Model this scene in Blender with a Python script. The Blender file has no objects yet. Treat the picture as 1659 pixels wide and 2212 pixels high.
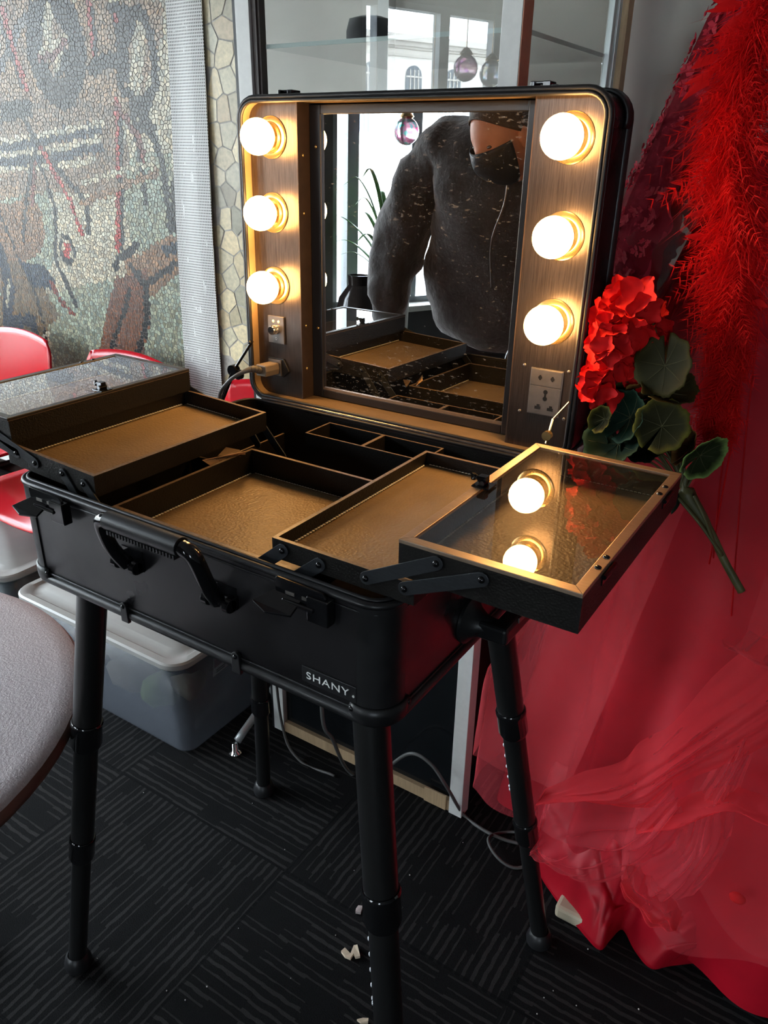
import bpy, bmesh, math, random
from mathutils import Vector, Matrix, noise
random.seed(7)
S = bpy.context.scene
COL = S.collection
V = Vector
pi = math.pi

# ------------------------------------------------------------------ camera
CAM = V((0.957, -0.552, 1.425))
YAW, PITCH, ROLL, FPX = -0.569, 0.4324, 0.0167, 1671.4
_f = V((math.sin(YAW) * math.cos(PITCH), math.cos(YAW) * math.cos(PITCH), -math.sin(PITCH)))
_r = V((math.cos(YAW), -math.sin(YAW), 0))
_u = _r.cross(_f)
RT = _r * math.cos(ROLL) + _u * math.sin(ROLL)
UP = -_r * math.sin(ROLL) + _u * math.cos(ROLL)
FW = _f
cam_data = bpy.data.cameras.new('camera')
cam = bpy.data.objects.new('camera', cam_data)
COL.objects.link(cam)
cam.matrix_world = Matrix(((RT.x, UP.x, -FW.x, CAM.x), (RT.y, UP.y, -FW.y, CAM.y), (RT.z, UP.z, -FW.z, CAM.z), (0, 0, 0, 1)))
cam_data.sensor_fit = 'VERTICAL'
cam_data.sensor_height = 36
cam_data.sensor_width = 27
cam_data.lens = FPX / 2212 * 36
cam_data.clip_start = 0.02
S.camera = cam


def at(px, py, ax, val):
    """the point of the plane axis=val that the photo shows at pixel px,py"""
    d = FW + RT * ((px - 829.5) / FPX) - UP * ((py - 1106) / FPX)
    return CAM + d * ((val - CAM[ax]) / d[ax])


# ------------------------------------------------------------------ world, light, exposure
S.view_settings.view_transform = 'Standard'
S.view_settings.look = 'None'
S.view_settings.exposure = 0.0
S.view_settings.gamma = 1
SKY = 22.0
BULB = 55.0
w = bpy.data.worlds.new('overcast_sky')
S.world = w
w.use_nodes = True
bg = w.node_tree.nodes['Background']
bg.inputs['Color'].default_value = (0.80, 0.90, 1.0, 1)
bg.inputs['Strength'].default_value = SKY
try:
    S.cycles.use_denoising = True
    S.cycles.max_bounces = 10
    S.cycles.transparent_max_bounces = 16
    S.cycles.sample_clamp_indirect = 20
    S.cycles.caustics_reflective = False
    S.cycles.caustics_refractive = False
except Exception:
    pass

# the street front: runs along U from A
A0 = V((-2.35, -3.0, 0))
UD = V((0.37, -0.93, 0)).normalized()
ND = V((0.93, 0.37, 0)).normalized()       # points into the room


def fp(s, z, n=0.0):
    p = A0 + UD * s + ND * n
    return V((p.x, p.y, z))


def portal(s0, s1, z0, z1):
    L = bpy.data.lights.new('window_daylight', 'AREA')
    L.shape = 'RECTANGLE'
    L.size = s1 - s0
    L.size_y = z1 - z0
    L.cycles.is_portal = True
    o = bpy.data.objects.new('window_daylight', L)
    COL.objects.link(o)
    x, z = UD, -ND
    y = z.cross(x)
    c = fp((s0 + s1) / 2, (z0 + z1) / 2, 0.03)
    o.matrix_world = Matrix(((x.x, y.x, z.x, c.x), (x.y, y.y, z.y, c.y), (x.z, y.z, z.z, c.z), (0, 0, 0, 1)))
    # area lamps shine along their local -Z, here into the room
    return o


portal(-4.35, -0.95, 0.5, 2.36)
portal(-0.11, 3.6, 0.5, 2.36)
L3 = bpy.data.lights.new('window_daylight', 'AREA')  # portal of the added fill window in wall_front
L3.shape = 'RECTANGLE'
L3.size, L3.size_y = 1.1, 1.9
L3.cycles.is_portal = True
o3 = bpy.data.objects.new('window_daylight', L3)
COL.objects.link(o3)
o3.location = (3.45, -6.57, 1.45)
o3.rotation_euler = (pi / 2, 0, 0)

# ------------------------------------------------------------------ materials
MATS = {}


class NT:
    def __init__(self, name):
        m = bpy.data.materials.new(name)
        m.use_nodes = True
        self.m, self.t = m, m.node_tree
        self.b = self.t.nodes['Principled BSDF']
        self.out = self.t.nodes['Material Output']

    def n(self, typ, **kw):
        o = self.t.nodes.new(typ)
        for k, v in kw.items():
            if isinstance(v, tuple) and k.startswith('_'):
                o.inputs[v[0]].default_value = v[1]
            else:
                setattr(o, k, v)
        return o

    def l(self, a, b):
        self.t.links.new(a, b)

    def math(self, op, a, b=None, c=None):
        o = self.n('ShaderNodeMath', operation=op)
        for i, x in enumerate((a, b, c)):
            if x is None:
                continue
            if isinstance(x, (int, float)):
                o.inputs[i].default_value = x
            else:
                self.l(x, o.inputs[i])
        return o.outputs[0]

    def noise(self, scale, detail=2, rough=0.5, vec=None, stretch=None):
        tc = self.n('ShaderNodeTexCoord')
        src = vec or tc.outputs['Object']
        if stretch:
            mp = self.n('ShaderNodeMapping')
            mp.inputs['Scale'].default_value = stretch
            self.l(src, mp.inputs['Vector'])
            src = mp.outputs['Vector']
        o = self.n('ShaderNodeTexNoise')
        o.inputs['Scale'].default_value = scale
        o.inputs['Detail'].default_value = detail
        o.inputs['Roughness'].default_value = rough
        self.l(src, o.inputs['Vector'])
        return o.outputs['Fac']

    def ramp(self, fac, stops):
        r = self.n('ShaderNodeValToRGB')
        cr = r.color_ramp
        while len(cr.elements) < len(stops):
            cr.elements.new(0.5)
        for e, (p, c) in zip(cr.elements, stops):
            e.position = p
            e.color = (*c, 1) if len(c) == 3 else c
        self.l(fac, r.inputs['Fac'])
        return r.outputs['Color']

    def bump(self, h, strength=0.3, dist=0.001):
        b = self.n('ShaderNodeBump')
        b.inputs['Strength'].default_value = strength
        b.inputs['Distance'].default_value = dist
        self.l(h, b.inputs['Height'])
        self.l(b.outputs['Normal'], self.b.inputs['Normal'])


def mat(name, col, rough=0.5, metal=0.0, spec=0.5, var=0.0, scale=30, bump=0.0, bscale=300, bdist=0.0006, trans=0.0,
        ior=1.45, alpha=1.0, emit=None, sheen=0.0, coat=0.0, rvar=0.0, stretch=None, sub=0.0):
    k = NT(name)
    b = k.b
    b.inputs['Base Color'].default_value = (*col, 1)
    b.inputs['Roughness'].default_value = rough
    b.inputs['Metallic'].default_value = metal
    b.inputs['Specular IOR Level'].default_value = spec
    b.inputs['Transmission Weight'].default_value = trans
    b.inputs['IOR'].default_value = ior
    b.inputs['Alpha'].default_value = alpha
    b.inputs['Coat Weight'].default_value = coat
    b.inputs['Sheen Weight'].default_value = sheen
    if var or rvar:
        f = k.noise(scale, 4, 0.6, stretch=stretch)
        if var:
            lo = tuple(max(0, c * (1 - var)) for c in col)
            hi = tuple(min(1, c * (1 + var)) for c in col)
            k.l(k.ramp(f, [(0.3, lo), (0.7, hi)]), b.inputs['Base Color'])
        if rvar:
            mr = k.n('ShaderNodeMapRange')
            mr.inputs['From Min'].default_value = 0.3
            mr.inputs['From Max'].default_value = 0.7
            mr.inputs['To Min'].default_value = max(0, rough - rvar)
            mr.inputs['To Max'].default_value = min(1, rough + rvar)
            k.l(f, mr.inputs['Value'])
            k.l(mr.outputs[0], b.inputs['Roughness'])
    if bump:
        k.bump(k.noise(bscale, 3, 0.6, stretch=stretch), bump, bdist)
    if emit:
        b.inputs['Emission Color'].default_value = (*emit[0], 1)
        b.inputs['Emission Strength'].default_value = emit[1]
    MATS[name] = k.m
    return k.m


def leather(name, col, rough, bump=0.5, sc=260):
    k = NT(name)
    k.b.inputs['Specular IOR Level'].default_value = 0.22 if max(col) < 0.05 else 0.4
    tc = k.n('ShaderNodeTexCoord')
    vo = k.n('ShaderNodeTexVoronoi', feature='SMOOTH_F1')
    vo.inputs['Scale'].default_value = sc
    k.l(tc.outputs['Object'], vo.inputs['Vector'])
    f = k.noise(14, 4, 0.6)
    k.l(k.ramp(f, [(0.3, tuple(c * 0.85 for c in col)), (0.7, tuple(c * 1.12 for c in col))]), k.b.inputs['Base Color'])
    k.b.inputs['Roughness'].default_value = rough
    h = k.math('ADD', vo.outputs['Distance'], k.math('MULTIPLY', k.noise(700, 3), 0.4))
    k.bump(h, bump, 0.0012)
    MATS[name] = k.m
    return k.m


black_panel = mat('black_laminate', (0.012, 0.011, 0.012), 0.34, spec=0.6, rvar=0.10, scale=9, var=0.3)
black_metal = mat('black_anodised_metal', (0.014, 0.014, 0.015), 0.42, metal=0.25, spec=0.7, rvar=0.08, scale=40)
black_gloss = mat('black_gloss_metal', (0.01, 0.01, 0.011), 0.10, metal=0.3, spec=0.9)
black_plastic = mat('black_plastic', (0.013, 0.013, 0.014), 0.38, bump=0.2, bscale=900)
tube_black = mat('black_tube', (0.010, 0.010, 0.010), 0.3, spec=0.6)
arm_black = mat('brushed_black_arm', (0.035, 0.038, 0.042), 0.4, metal=0.4, var=0.25, scale=120, stretch=(1, 1, 12))
leatherette = leather('black_leatherette', (0.010, 0.009, 0.008), 0.45, 0.35, 420)
lining = leather('tan_leatherette_lining', (0.27, 0.185, 0.095), 0.42, 0.55, 300)
lid_lining = leather('tan_lid_lining', (0.22, 0.145, 0.075), 0.5, 0.2, 380)
stitch_mat = mat('cream_thread', (0.9, 0.84, 0.66), 0.5)
edge_mat = mat('lit_tray_edge', (0.20, 0.14, 0.09), 0.4, var=0.4, scale=160)  # rims catching the bulb light, put into a brown edge colour
frame_metal = mat('brushed_bronze_metal', (0.42, 0.31, 0.22), 0.36, metal=0.75, var=0.15, scale=60, stretch=(1, 14, 1))
chrome = mat('chrome', (0.85, 0.85, 0.86), 0.08, metal=1.0)
white_dot = mat('pale_hole_glint', (0.8, 0.82, 0.85), 0.2, metal=0.2)  # light caught in the leg holes, put into a pale dot colour
brass = mat('brass_socket', (0.85, 0.58, 0.25), 0.25, metal=0.9)
plate_mat = mat('grey_metal_plate', (0.20, 0.18, 0.165), 0.35, metal=0.7, var=0.1, scale=80)
dark_hole = mat('dark_recess', (0.004, 0.004, 0.004), 0.6)
white_print = mat('white_print', (0.85, 0.85, 0.83), 0.5)
led = mat('lit_indicator', (1, 0.8, 0.4), 0.4, emit=((1, 0.62, 0.22), 1.6))
cord_mat = mat('grey_brown_cable', (0.10, 0.095, 0.09), 0.4)
floor_cord = mat('dark_grey_cable', (0.10, 0.10, 0.095), 0.45)
k = NT('brushed_dark_panel')
f = k.noise(60, 5, 0.7, stretch=(14, 14, 0.35))
k.l(k.ramp(f, [(0.3, (0.055, 0.042, 0.036)), (0.7, (0.12, 0.095, 0.082))]), k.b.inputs['Base Color'])
k.b.inputs['Metallic'].default_value = 0.8
k.b.inputs['Roughness'].default_value = 0.30
k.bump(f, 0.15, 0.0005)
panel_mat = k.m
k = NT('dusty_mirror')
k.b.inputs['Metallic'].default_value = 1
k.b.inputs['Base Color'].default_value = (0.86, 0.86, 0.86, 1)
k.b.inputs['Roughness'].default_value = 0.0
d = k.n('ShaderNodeBsdfDiffuse')
d.inputs['Color'].default_value = (0.75, 0.72, 0.68, 1)
mx = k.n('ShaderNodeMixShader')
fl = k.noise(170, 2, 0.6, stretch=(0.55, 1, 1.6))
patch = k.noise(5, 3, 0.6)
fleck = k.math('GREATER_THAN', k.math('MULTIPLY', fl, k.math('ADD', k.math('MULTIPLY', patch, 0.5), 0.75)), 0.655)
haze = k.math('MULTIPLY', k.math('SUBTRACT', patch, 0.35), 0.02)
k.l(k.math('MAXIMUM', k.math('MULTIPLY', fleck, 0.13), k.math('MAXIMUM', haze, 0.0)), mx.inputs[0])
k.l(k.b.outputs[0], mx.inputs[1])
k.l(d.outputs[0], mx.inputs[2])
k.l(mx.outputs[0], k.out.inputs[0])
mirror_mat = k.m


def glass_sheet(name, tint=(1, 1, 1), rough=0.0, dirt=0.0, boost=1.0, ior=1.5):
    """thin pane: fresnel reflection over straight transparency (panes are built as thin slabs)"""
    k = NT(name)
    tr = k.n('ShaderNodeBsdfTransparent')
    tr.inputs[0].default_value = (*tint, 1)
    gl = k.n('ShaderNodeBsdfGlossy')
    gl.inputs['Roughness'].default_value = rough
    fr = k.n('ShaderNodeFresnel')
    fr.inputs['IOR'].default_value = ior
    mx = k.n('ShaderNodeMixShader')
    geo = k.n('ShaderNodeNewGeometry')
    front = k.math('SUBTRACT', 1.0, geo.outputs['Backfacing'])
    k.l(k.math('MULTIPLY', k.math('MINIMUM', k.math('MULTIPLY', fr.outputs[0], boost), 1.0), front), mx.inputs[0])
    k.l(tr.outputs[0], mx.inputs[1])
    k.l(gl.outputs[0], mx.inputs[2])
    last = mx
    if dirt:
        df = k.n('ShaderNodeBsdfDiffuse')
        df.inputs[0].default_value = (0.8, 0.78, 0.75, 1)
        m2 = k.n('ShaderNodeMixShader')
        a = k.noise(9, 5, 0.7)
        sc = k.noise(60, 3, 0.7, stretch=(1, 0.15, 1))
        k.l(k.math('MULTIPLY', k.math('ADD', k.math('GREATER_THAN', sc, 0.66), k.math('MULTIPLY', a, 0.5)), dirt), m2.inputs[0])
        k.l(mx.outputs[0], m2.inputs[1])
        k.l(df.outputs[0], m2.inputs[2])
        last = m2
    k.l(last.outputs[0], k.out.inputs[0])
    return k.m


acrylic = glass_sheet('clear_acrylic', (0.97, 0.96, 0.94), 0.006, 0.03, 2.1)
cab_glass = glass_sheet('cabinet_glass', (0.96, 0.98, 0.97), 0.0, 0.0, 3.0)
win_glass = glass_sheet('window_glass', (0.97, 0.98, 0.98), 0.0, 0.0, 0.6)


# ------------------------------------------------------------------ mesh helpers
ONE_MESH = {'tesserae', 'paving_tesserae', 'stitching', 'faint_print', 'muntin', 'barbs', 'print', 'lace_blossoms'}


class MB:
    def __init__(self):
        self.b = bmesh.new()
        self.T = None

    def v(self, p):
        p = V(p)
        return self.b.verts.new(self.T(p) if self.T else p)

    def face(self, vs, mi=0):
        try:
            f = self.b.faces.new(vs)
            f.material_index = mi
            return f
        except ValueError:
            return None

    def poly(self, pts, mi=0):
        return self.face([self.v(p) for p in pts], mi)

    def box(self, a, c, mi=0):
        x0, y0, z0 = a
        x1, y1, z1 = c
        vs = [self.v(p) for p in ((x0, y0, z0), (x1, y0, z0), (x1, y1, z0), (x0, y1, z0), (x0, y0, z1), (x1, y0, z1), (x1, y1, z1), (x0, y1, z1))]
        for q in ((0, 3, 2, 1), (4, 5, 6, 7), (0, 1, 5, 4), (1, 2, 6, 5), (2, 3, 7, 6), (3, 0, 4, 7)):
            self.face([vs[i] for i in q], mi)
        return self

    def frame_at(self, d, up=None):
        d = V(d).normalized()
        up = V(up) if up else (V((0, 0, 1)) if abs(d.z) < 0.9 else V((1, 0, 0)))
        a = d.cross(up).normalized()
        return a, a.cross(d).normalized()

    def cyl(self, p0, p1, r, r1=None, n=20, cap=True, mi=0):
        p0, p1 = V(p0), V(p1)
        r1 = r if r1 is None else r1
        a, b = self.frame_at(p1 - p0)
        A = [self.v(p0 + (a * math.cos(t) + b * math.sin(t)) * r) for t in [2 * pi * i / n for i in range(n)]]
        B = [self.v(p1 + (a * math.cos(t) + b * math.sin(t)) * r1) for t in [2 * pi * i / n for i in range(n)]]
        for i in range(n):
            self.face([A[i], A[(i + 1) % n], B[(i + 1) % n], B[i]], mi)
        if cap:
            self.face(A[::-1], mi)
            self.face(B, mi)
        return self

    def lathe(self, o, ax, prof, n=28, mi=0):
        """prof: (radius, height along ax)"""
        o, ax = V(o), V(ax).normalized()
        a, b = self.frame_at(ax)
        rings = []
        for r, h in prof:
            if r < 1e-6:
                rings.append([self.v(o + ax * h)])
            else:
                rings.append([self.v(o + ax * h + (a * math.cos(2 * pi * i / n) + b * math.sin(2 * pi * i / n)) * r) for i in range(n)])
        for R, Q in zip(rings, rings[1:]):
            for i in range(n):
                j = (i + 1) % n
                if len(R) == 1 and len(Q) == 1:
                    continue
                if len(R) == 1:
                    self.face([R[0], Q[j], Q[i]], mi)
                elif len(Q) == 1:
                    self.face([R[i], R[j], Q[0]], mi)
                else:
                    self.face([R[i], R[j], Q[j], Q[i]], mi)
        return self

    def sphere(self, c, r, n=16, sc=(1, 1, 1), mi=0):
        c = V(c)
        if isinstance(r, (int, float)):
            r = (r * sc[0], r * sc[1], r * sc[2])
        rows = []
        m = max(6, n // 2)
        for i in range(m + 1):
            t = pi * i / m
            if i in (0, m):
                rows.append([self.v(c + V((0, 0, r[2] * math.cos(t))))])
            else:
                rows.append([self.v(c + V((r[0] * math.sin(t) * math.cos(2 * pi * j / n), r[1] * math.sin(t) * math.sin(2 * pi * j / n), r[2] * math.cos(t)))) for j in range(n)])
        for R, Q in zip(rows, rows[1:]):
            for i in range(n):
                j = (i + 1) % n
                if len(R) == 1:
                    self.face([R[0], Q[i], Q[j]], mi)
                elif len(Q) == 1:
                    self.face([R[i], Q[0], R[j]], mi)
                else:
                    self.face([R[i], Q[i], Q[j], R[j]], mi)
        return self

    def tube(self, pts, r, n=10, closed=False, cap=True, mi=0, flat=1.0, up=None):
        pts = [V(p) for p in pts]
        N = len(pts)
        rs = r if isinstance(r, (list, tuple)) else [r] * N
        rings = []
        pa = None
        for i, p in enumerate(pts):
            q0 = pts[i - 1] if (i or closed) else pts[i]
            q1 = pts[(i + 1) % N] if (i < N - 1 or closed) else pts[i]
            d = (q1 - q0).normalized()
            if pa is None:
                a, b = self.frame_at(d, up)
            else:
                a = (pa - d * pa.dot(d))
                a = a.normalized() if a.length > 1e-6 else self.frame_at(d)[0]
                b = a.cross(d).normalized()
            pa = a
            rings.append([self.v(p + (a * math.cos(2 * pi * j / n) + b * math.sin(2 * pi * j / n) * flat) * rs[i]) for j in range(n)])
        for i in range(N if closed else N - 1):
            R, Q = rings[i], rings[(i + 1) % N]
            for j in range(n):
                self.face([R[j], R[(j + 1) % n], Q[(j + 1) % n], Q[j]], mi)
        if cap and not closed:
            self.face(rings[0][::-1], mi)
            self.face(rings[-1], mi)
        return self

    def strip(self, A, B, closed=True, mi=0):
        """skin between two vertex loops"""
        N = len(A)
        for i in range(N if closed else N - 1):
            j = (i + 1) % N
            self.face([A[i], A[j], B[j], B[i]], mi)

    def grid(self, fn, nu, nv, mi=0, closed_u=False):
        """fn(u,v) -> point, u,v in 0..1"""
        R = [[self.v(fn(i / nu, j / nv)) for i in range(nu if closed_u else nu + 1)] for j in range(nv + 1)]
        w_ = nu if closed_u else nu
        for j in range(nv):
            for i in range(w_):
                i2 = (i + 1) % nu if closed_u else i + 1
                self.face([R[j][i], R[j][i2], R[j + 1][i2], R[j + 1][i]], mi)
        return self

    def prism(self, pts, off, mi=0):
        """closed outline pts extruded by vector off"""
        off = V(off)
        A = [self.v(V(p)) for p in pts]
        B = [self.v(V(p) + off) for p in pts]
        self.face(A[::-1], mi)
        self.face(B, mi)
        self.strip(A, B, True, mi)
        return self

    def build(self, name, m=None, parent=None, smooth=None, bevel=0.0, seg=2, solid=0.0, sub=0):
        if parent is not None and name not in ONE_MESH:
            parts = self.pieces()
            if 1 < len(parts) <= 60:
                first = None
                for p in parts:
                    o = p._build(name, m, parent, smooth, bevel, seg, solid, sub)
                    first = first or o
                self.b.free()
                return first
        return self._build(name, m, parent, smooth, bevel, seg, solid, sub)

    def pieces(self):
        """the separate pieces of this mesh (pieces whose bounds touch stay together)"""
        b = self.b
        b.verts.ensure_lookup_table()
        b.verts.index_update()
        seen = [-1] * len(b.verts)
        isl = []
        for v0 in b.verts:
            if seen[v0.index] >= 0:
                continue
            st = [v0]
            seen[v0.index] = len(isl)
            grp = []
            while st:
                v = st.pop()
                grp.append(v)
                for e in v.link_edges:
                    o = e.other_vert(v)
                    if seen[o.index] < 0:
                        seen[o.index] = len(isl)
                        st.append(o)
            isl.append(grp)
            if len(isl) > 400:
                return [self]
        bb = []
        for g in isl:
            bb.append([[min(v.co[i] for v in g) - 0.0004 for i in range(3)], [max(v.co[i] for v in g) + 0.0004 for i in range(3)], g])
        merged = True
        while merged:
            merged = False
            out = []
            for x in bb:
                for y in out:
                    if all(x[0][i] <= y[1][i] and y[0][i] <= x[1][i] for i in range(3)):
                        y[0] = [min(x[0][i], y[0][i]) for i in range(3)]
                        y[1] = [max(x[1][i], y[1][i]) for i in range(3)]
                        y[2] = y[2] + x[2]
                        merged = True
                        break
                else:
                    out.append(x)
            bb = out
        if len(bb) == 1:
            return [self]
        res = []
        for _, _, g in bb:
            m2 = MB()
            mp_ = {v: m2.b.verts.new(v.co) for v in g}
            for f in {f for v in g for f in v.link_faces}:
                nf = m2.b.faces.new([mp_[v] for v in f.verts])
                nf.material_index = f.material_index
            res.append(m2)
        return res

    def _build(self, name, m=None, parent=None, smooth=None, bevel=0.0, seg=2, solid=0.0, sub=0):
        b = self.b
        bmesh.ops.recalc_face_normals(b, faces=b.faces)
        me = bpy.data.meshes.new(name)
        if parent is not None:
            o_ = parent.get('_o')
            if o_ is not None:
                bmesh.ops.translate(b, verts=b.verts, vec=-V(o_))
        b.to_mesh(me)
        b.free()
        if smooth:
            me.polygons.foreach_set('use_smooth', [True] * len(me.polygons))
        for x in (m if isinstance(m, (list, tuple)) else [m]):
            if x:
                me.materials.append(x)
        o = bpy.data.objects.new(name, me)
        COL.objects.link(o)
        if parent is not None:
            o.parent = parent
            if parent.get('_o') is not None:
                o['_o'] = parent['_o']
        if bevel:
            md = o.modifiers.new('bevel', 'BEVEL')
            md.width = bevel
            md.segments = seg
            md.limit_method = 'ANGLE'
            md.angle_limit = 0.7
        if solid:
            md = o.modifiers.new('thickness', 'SOLIDIFY')
            md.thickness = solid
            md.offset = 0
        if sub:
            md = o.modifiers.new('smooth', 'SUBSURF')
            md.levels = md.render_levels = sub
        if smooth == 'auto':
            try:
                me.set_sharp_from_angle(angle=0.6)
            except Exception:
                pass
        return o


def tag(o, label=None, cat=None, group=None, kind=None):
    if label:
        o['label'] = label
    if cat:
        o['category'] = cat
    if group:
        o['group'] = group
    if kind:
        o['kind'] = kind
    return o


def thing(name, label, cat, loc, group=None):
    o = bpy.data.objects.new(name, None)
    o.empty_display_size = 0.05
    COL.objects.link(o)
    o.location = loc
    o['_o'] = tuple(loc)
    return tag(o, label, cat, group)


def rr(x0, y0, x1, y1, r, n=6):
    """rounded rectangle outline in 2-D"""
    P = []
    for cx, cy, t0 in ((x1 - r, y1 - r, 0), (x0 + r, y1 - r, pi / 2), (x0 + r, y0 + r, pi), (x1 - r, y0 + r, 1.5 * pi)):
        for i in range(n + 1):
            t = t0 + pi / 2 * i / n
            P.append((cx + r * math.cos(t), cy + r * math.sin(t)))
    return P


def bez(pts, n=8):
    """smooth Catmull-Rom path through pts"""
    P = [V(p) for p in pts]
    P = [P[0] * 2 - P[1]] + P + [P[-1] * 2 - P[-2]]
    out = []
    for i in range(1, len(P) - 2):
        a, b, c, d = P[i - 1:i + 3]
        for k_ in range(n):
            t = k_ / n
            out.append(0.5 * ((2 * b) + (c - a) * t + (2 * a - 5 * b + 4 * c - d) * t * t + (3 * b - a - 3 * c + d) * t ** 3))
    out.append(P[-2])
    return out

# ------------------------------------------------------------------ the room
WY = 1.22      # back wall plane
CEIL = 3.1
# carpet tiles, laid quarter-turned
k = NT('carpet_tiles')
tc = k.n('ShaderNodeTexCoord')
sep = k.n('ShaderNodeSeparateXYZ')
k.l(tc.outputs['Object'], sep.inputs[0])
TS = 0.527
px_ = k.math('DIVIDE', k.math('SUBTRACT', sep.outputs[0], 0.134), TS)
py_ = k.math('DIVIDE', k.math('SUBTRACT', sep.outputs[1], 0.352), TS)
fx, fy = k.math('FLOOR', px_), k.math('FLOOR', py_)
par = k.math('MODULO', k.math('ADD', k.math('ADD', fx, fy), 100), 2)       # 0 / 1
par = k.math('ROUND', par)
s_ = k.math('ADD', k.math('MULTIPLY', par, sep.outputs[1]), k.math('MULTIPLY', k.math('SUBTRACT', 1, par), sep.outputs[0]))
t_ = k.math('ADD', k.math('MULTIPLY', par, sep.outputs[0]), k.math('MULTIPLY', k.math('SUBTRACT', 1, par), sep.outputs[1]))
cell = k.math('ADD', k.math('MULTIPLY', fx, 7.3), k.math('MULTIPLY', fy, 3.7))
cmb = k.n('ShaderNodeCombineXYZ')
k.l(k.math('MULTIPLY', s_, 60), cmb.inputs[0])
k.l(k.math('MULTIPLY', t_, 9), cmb.inputs[1])
k.l(cell, cmb.inputs[2])
wob = k.noise(1.0, 3, 0.6, vec=cmb.outputs[0])
ln = k.math('SINE', k.math('ADD', k.math('MULTIPLY', s_, 2 * pi / 0.019), k.math('MULTIPLY', k.noise(30, 2), 3.0)))
cmb2 = k.n('ShaderNodeCombineXYZ')
k.l(k.math('MULTIPLY', k.math('FLOOR', k.math('DIVIDE', s_, 0.019)), 3.17), cmb2.inputs[0])
k.l(k.math('MULTIPLY', t_, 5), cmb2.inputs[1])
k.l(cell, cmb2.inputs[2])
seg_ = k.noise(1.0, 1, 0.5, vec=cmb2.outputs[0])
lit = k.math('MULTIPLY', k.math('GREATER_THAN', k.math('ADD', ln, k.math('MULTIPLY', wob, 0.9)), 0.80), k.math('GREATER_THAN', seg_, 0.46))
big = k.noise(1.0, 1, 0.5, vec=cell) if False else k.noise(2.2, 2)
pile = k.noise(420, 2, 0.7)
val = k.math('ADD', k.math('MULTIPLY', lit, 0.55), k.math('MULTIPLY', pile, 0.45))
edge = k.math('MAXIMUM', k.math('LESS_THAN', k.math('ABSOLUTE', k.math('SUBTRACT', k.math('FRACT', px_), 0.0)), 0.012), k.math('LESS_THAN', k.math('FRACT', py_), 0.012))
val = k.math('MULTIPLY', val, k.math('SUBTRACT', 1, k.math('MULTIPLY', edge, 0.6)))
k.l(k.ramp(val, [(0.1, (0.006, 0.006, 0.0065)), (0.42, (0.014, 0.0135, 0.0135)), (0.95, (0.040, 0.038, 0.037))]), k.b.inputs['Base Color'])
k.b.inputs['Roughness'].default_value = 0.95
k.b.inputs['Specular IOR Level'].default_value = 0.1
k.bump(val, 0.9, 0.004)
carpet = k.m

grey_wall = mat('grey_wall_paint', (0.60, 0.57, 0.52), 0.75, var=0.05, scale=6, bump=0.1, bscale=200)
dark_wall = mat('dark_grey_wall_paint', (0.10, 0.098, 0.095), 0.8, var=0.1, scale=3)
ceil_mat = mat('dull_ceiling_paint', (0.32, 0.31, 0.30), 0.9)
frame_grey = mat('grey_window_metal', (0.30, 0.33, 0.35), 0.4, metal=0.3)
sill_mat = mat('cream_sill', (0.55, 0.54, 0.5), 0.6)


def struct(name, mb, m, **kw):
    o = mb.build(name, m, **kw)
    o['kind'] = 'structure'
    return o


XR, YB, XL = 4.2, -6.6, -4.06
WX0, WX1 = 2.9, 4.0  # opening of an added window, gives mural, wall and gown broader fill light
struct('floor', MB().box((XL - 0.4, YB - 0.2, -0.12), (XR + 0.1, WY + 0.1, 0)), carpet)
struct('ceiling', MB().box((XL - 0.4, YB - 0.2, CEIL), (XR + 0.1, WY + 0.1, CEIL + 0.1)), ceil_mat)
struct('wall_back', MB().box((XL - 0.1, WY, 0), (XR + 0.1, WY + 0.1, CEIL)), grey_wall)
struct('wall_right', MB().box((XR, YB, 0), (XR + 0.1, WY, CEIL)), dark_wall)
mb = MB()
mb.box((-1.1, YB - 0.1, 0), (WX0, YB, CEIL))
mb.box((WX1, YB - 0.1, 0), (XR + 0.1, YB, CEIL))
mb.box((WX0, YB - 0.1, 0), (WX1, YB, 0.5))
mb.box((WX0, YB - 0.1, 2.4), (WX1, YB, CEIL))
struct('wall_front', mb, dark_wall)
mb = MB()
for i in range(5):
    xx = WX0 + (WX1 - WX0 - 0.06) * i / 4
    mb.box((xx, YB - 0.08, 0.5), (xx + 0.06, YB - 0.02, 2.4))
mb.box((WX0, YB - 0.08, 0.5), (WX1, YB - 0.02, 0.55))
mb.box((WX0, YB - 0.08, 2.35), (WX1, YB - 0.02, 2.4))
w3 = struct('fill_window', mb, frame_grey)
MB().box((WX0, YB - 0.053, 0.52), (WX1, YB - 0.048, 2.38)).build('pane', win_glass, w3)


def fbox(mb, s0, s1, z0, z1, n0, n1, mi=0):
    P = [fp(s, z, n) for z in (z0, z1) for (s, n) in ((s0, n0), (s1, n0), (s1, n1), (s0, n1))]
    vs = [mb.v(p) for p in P]
    for q in ((0, 3, 2, 1), (4, 5, 6, 7), (0, 1, 5, 4), (1, 2, 6, 5), (2, 3, 7, 6), (3, 0, 4, 7)):
        mb.face([vs[i] for i in q], mi)
    return mb


mb = MB()
fbox(mb, -4.7, 4.05, 2.36, CEIL, -0.16, 0)
fbox(mb, -4.7, 4.05, 0, 0.50, -0.16, 0)
fbox(mb, -4.7, -4.35, 0.5, 2.36, -0.16, 0)
fbox(mb, -0.95, -0.11, 0.5, 2.36, -0.16, 0)
fbox(mb, 3.6, 4.05, 0.5, 2.36, -0.16, 0)
struct('wall_left', mb, dark_wall)


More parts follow.
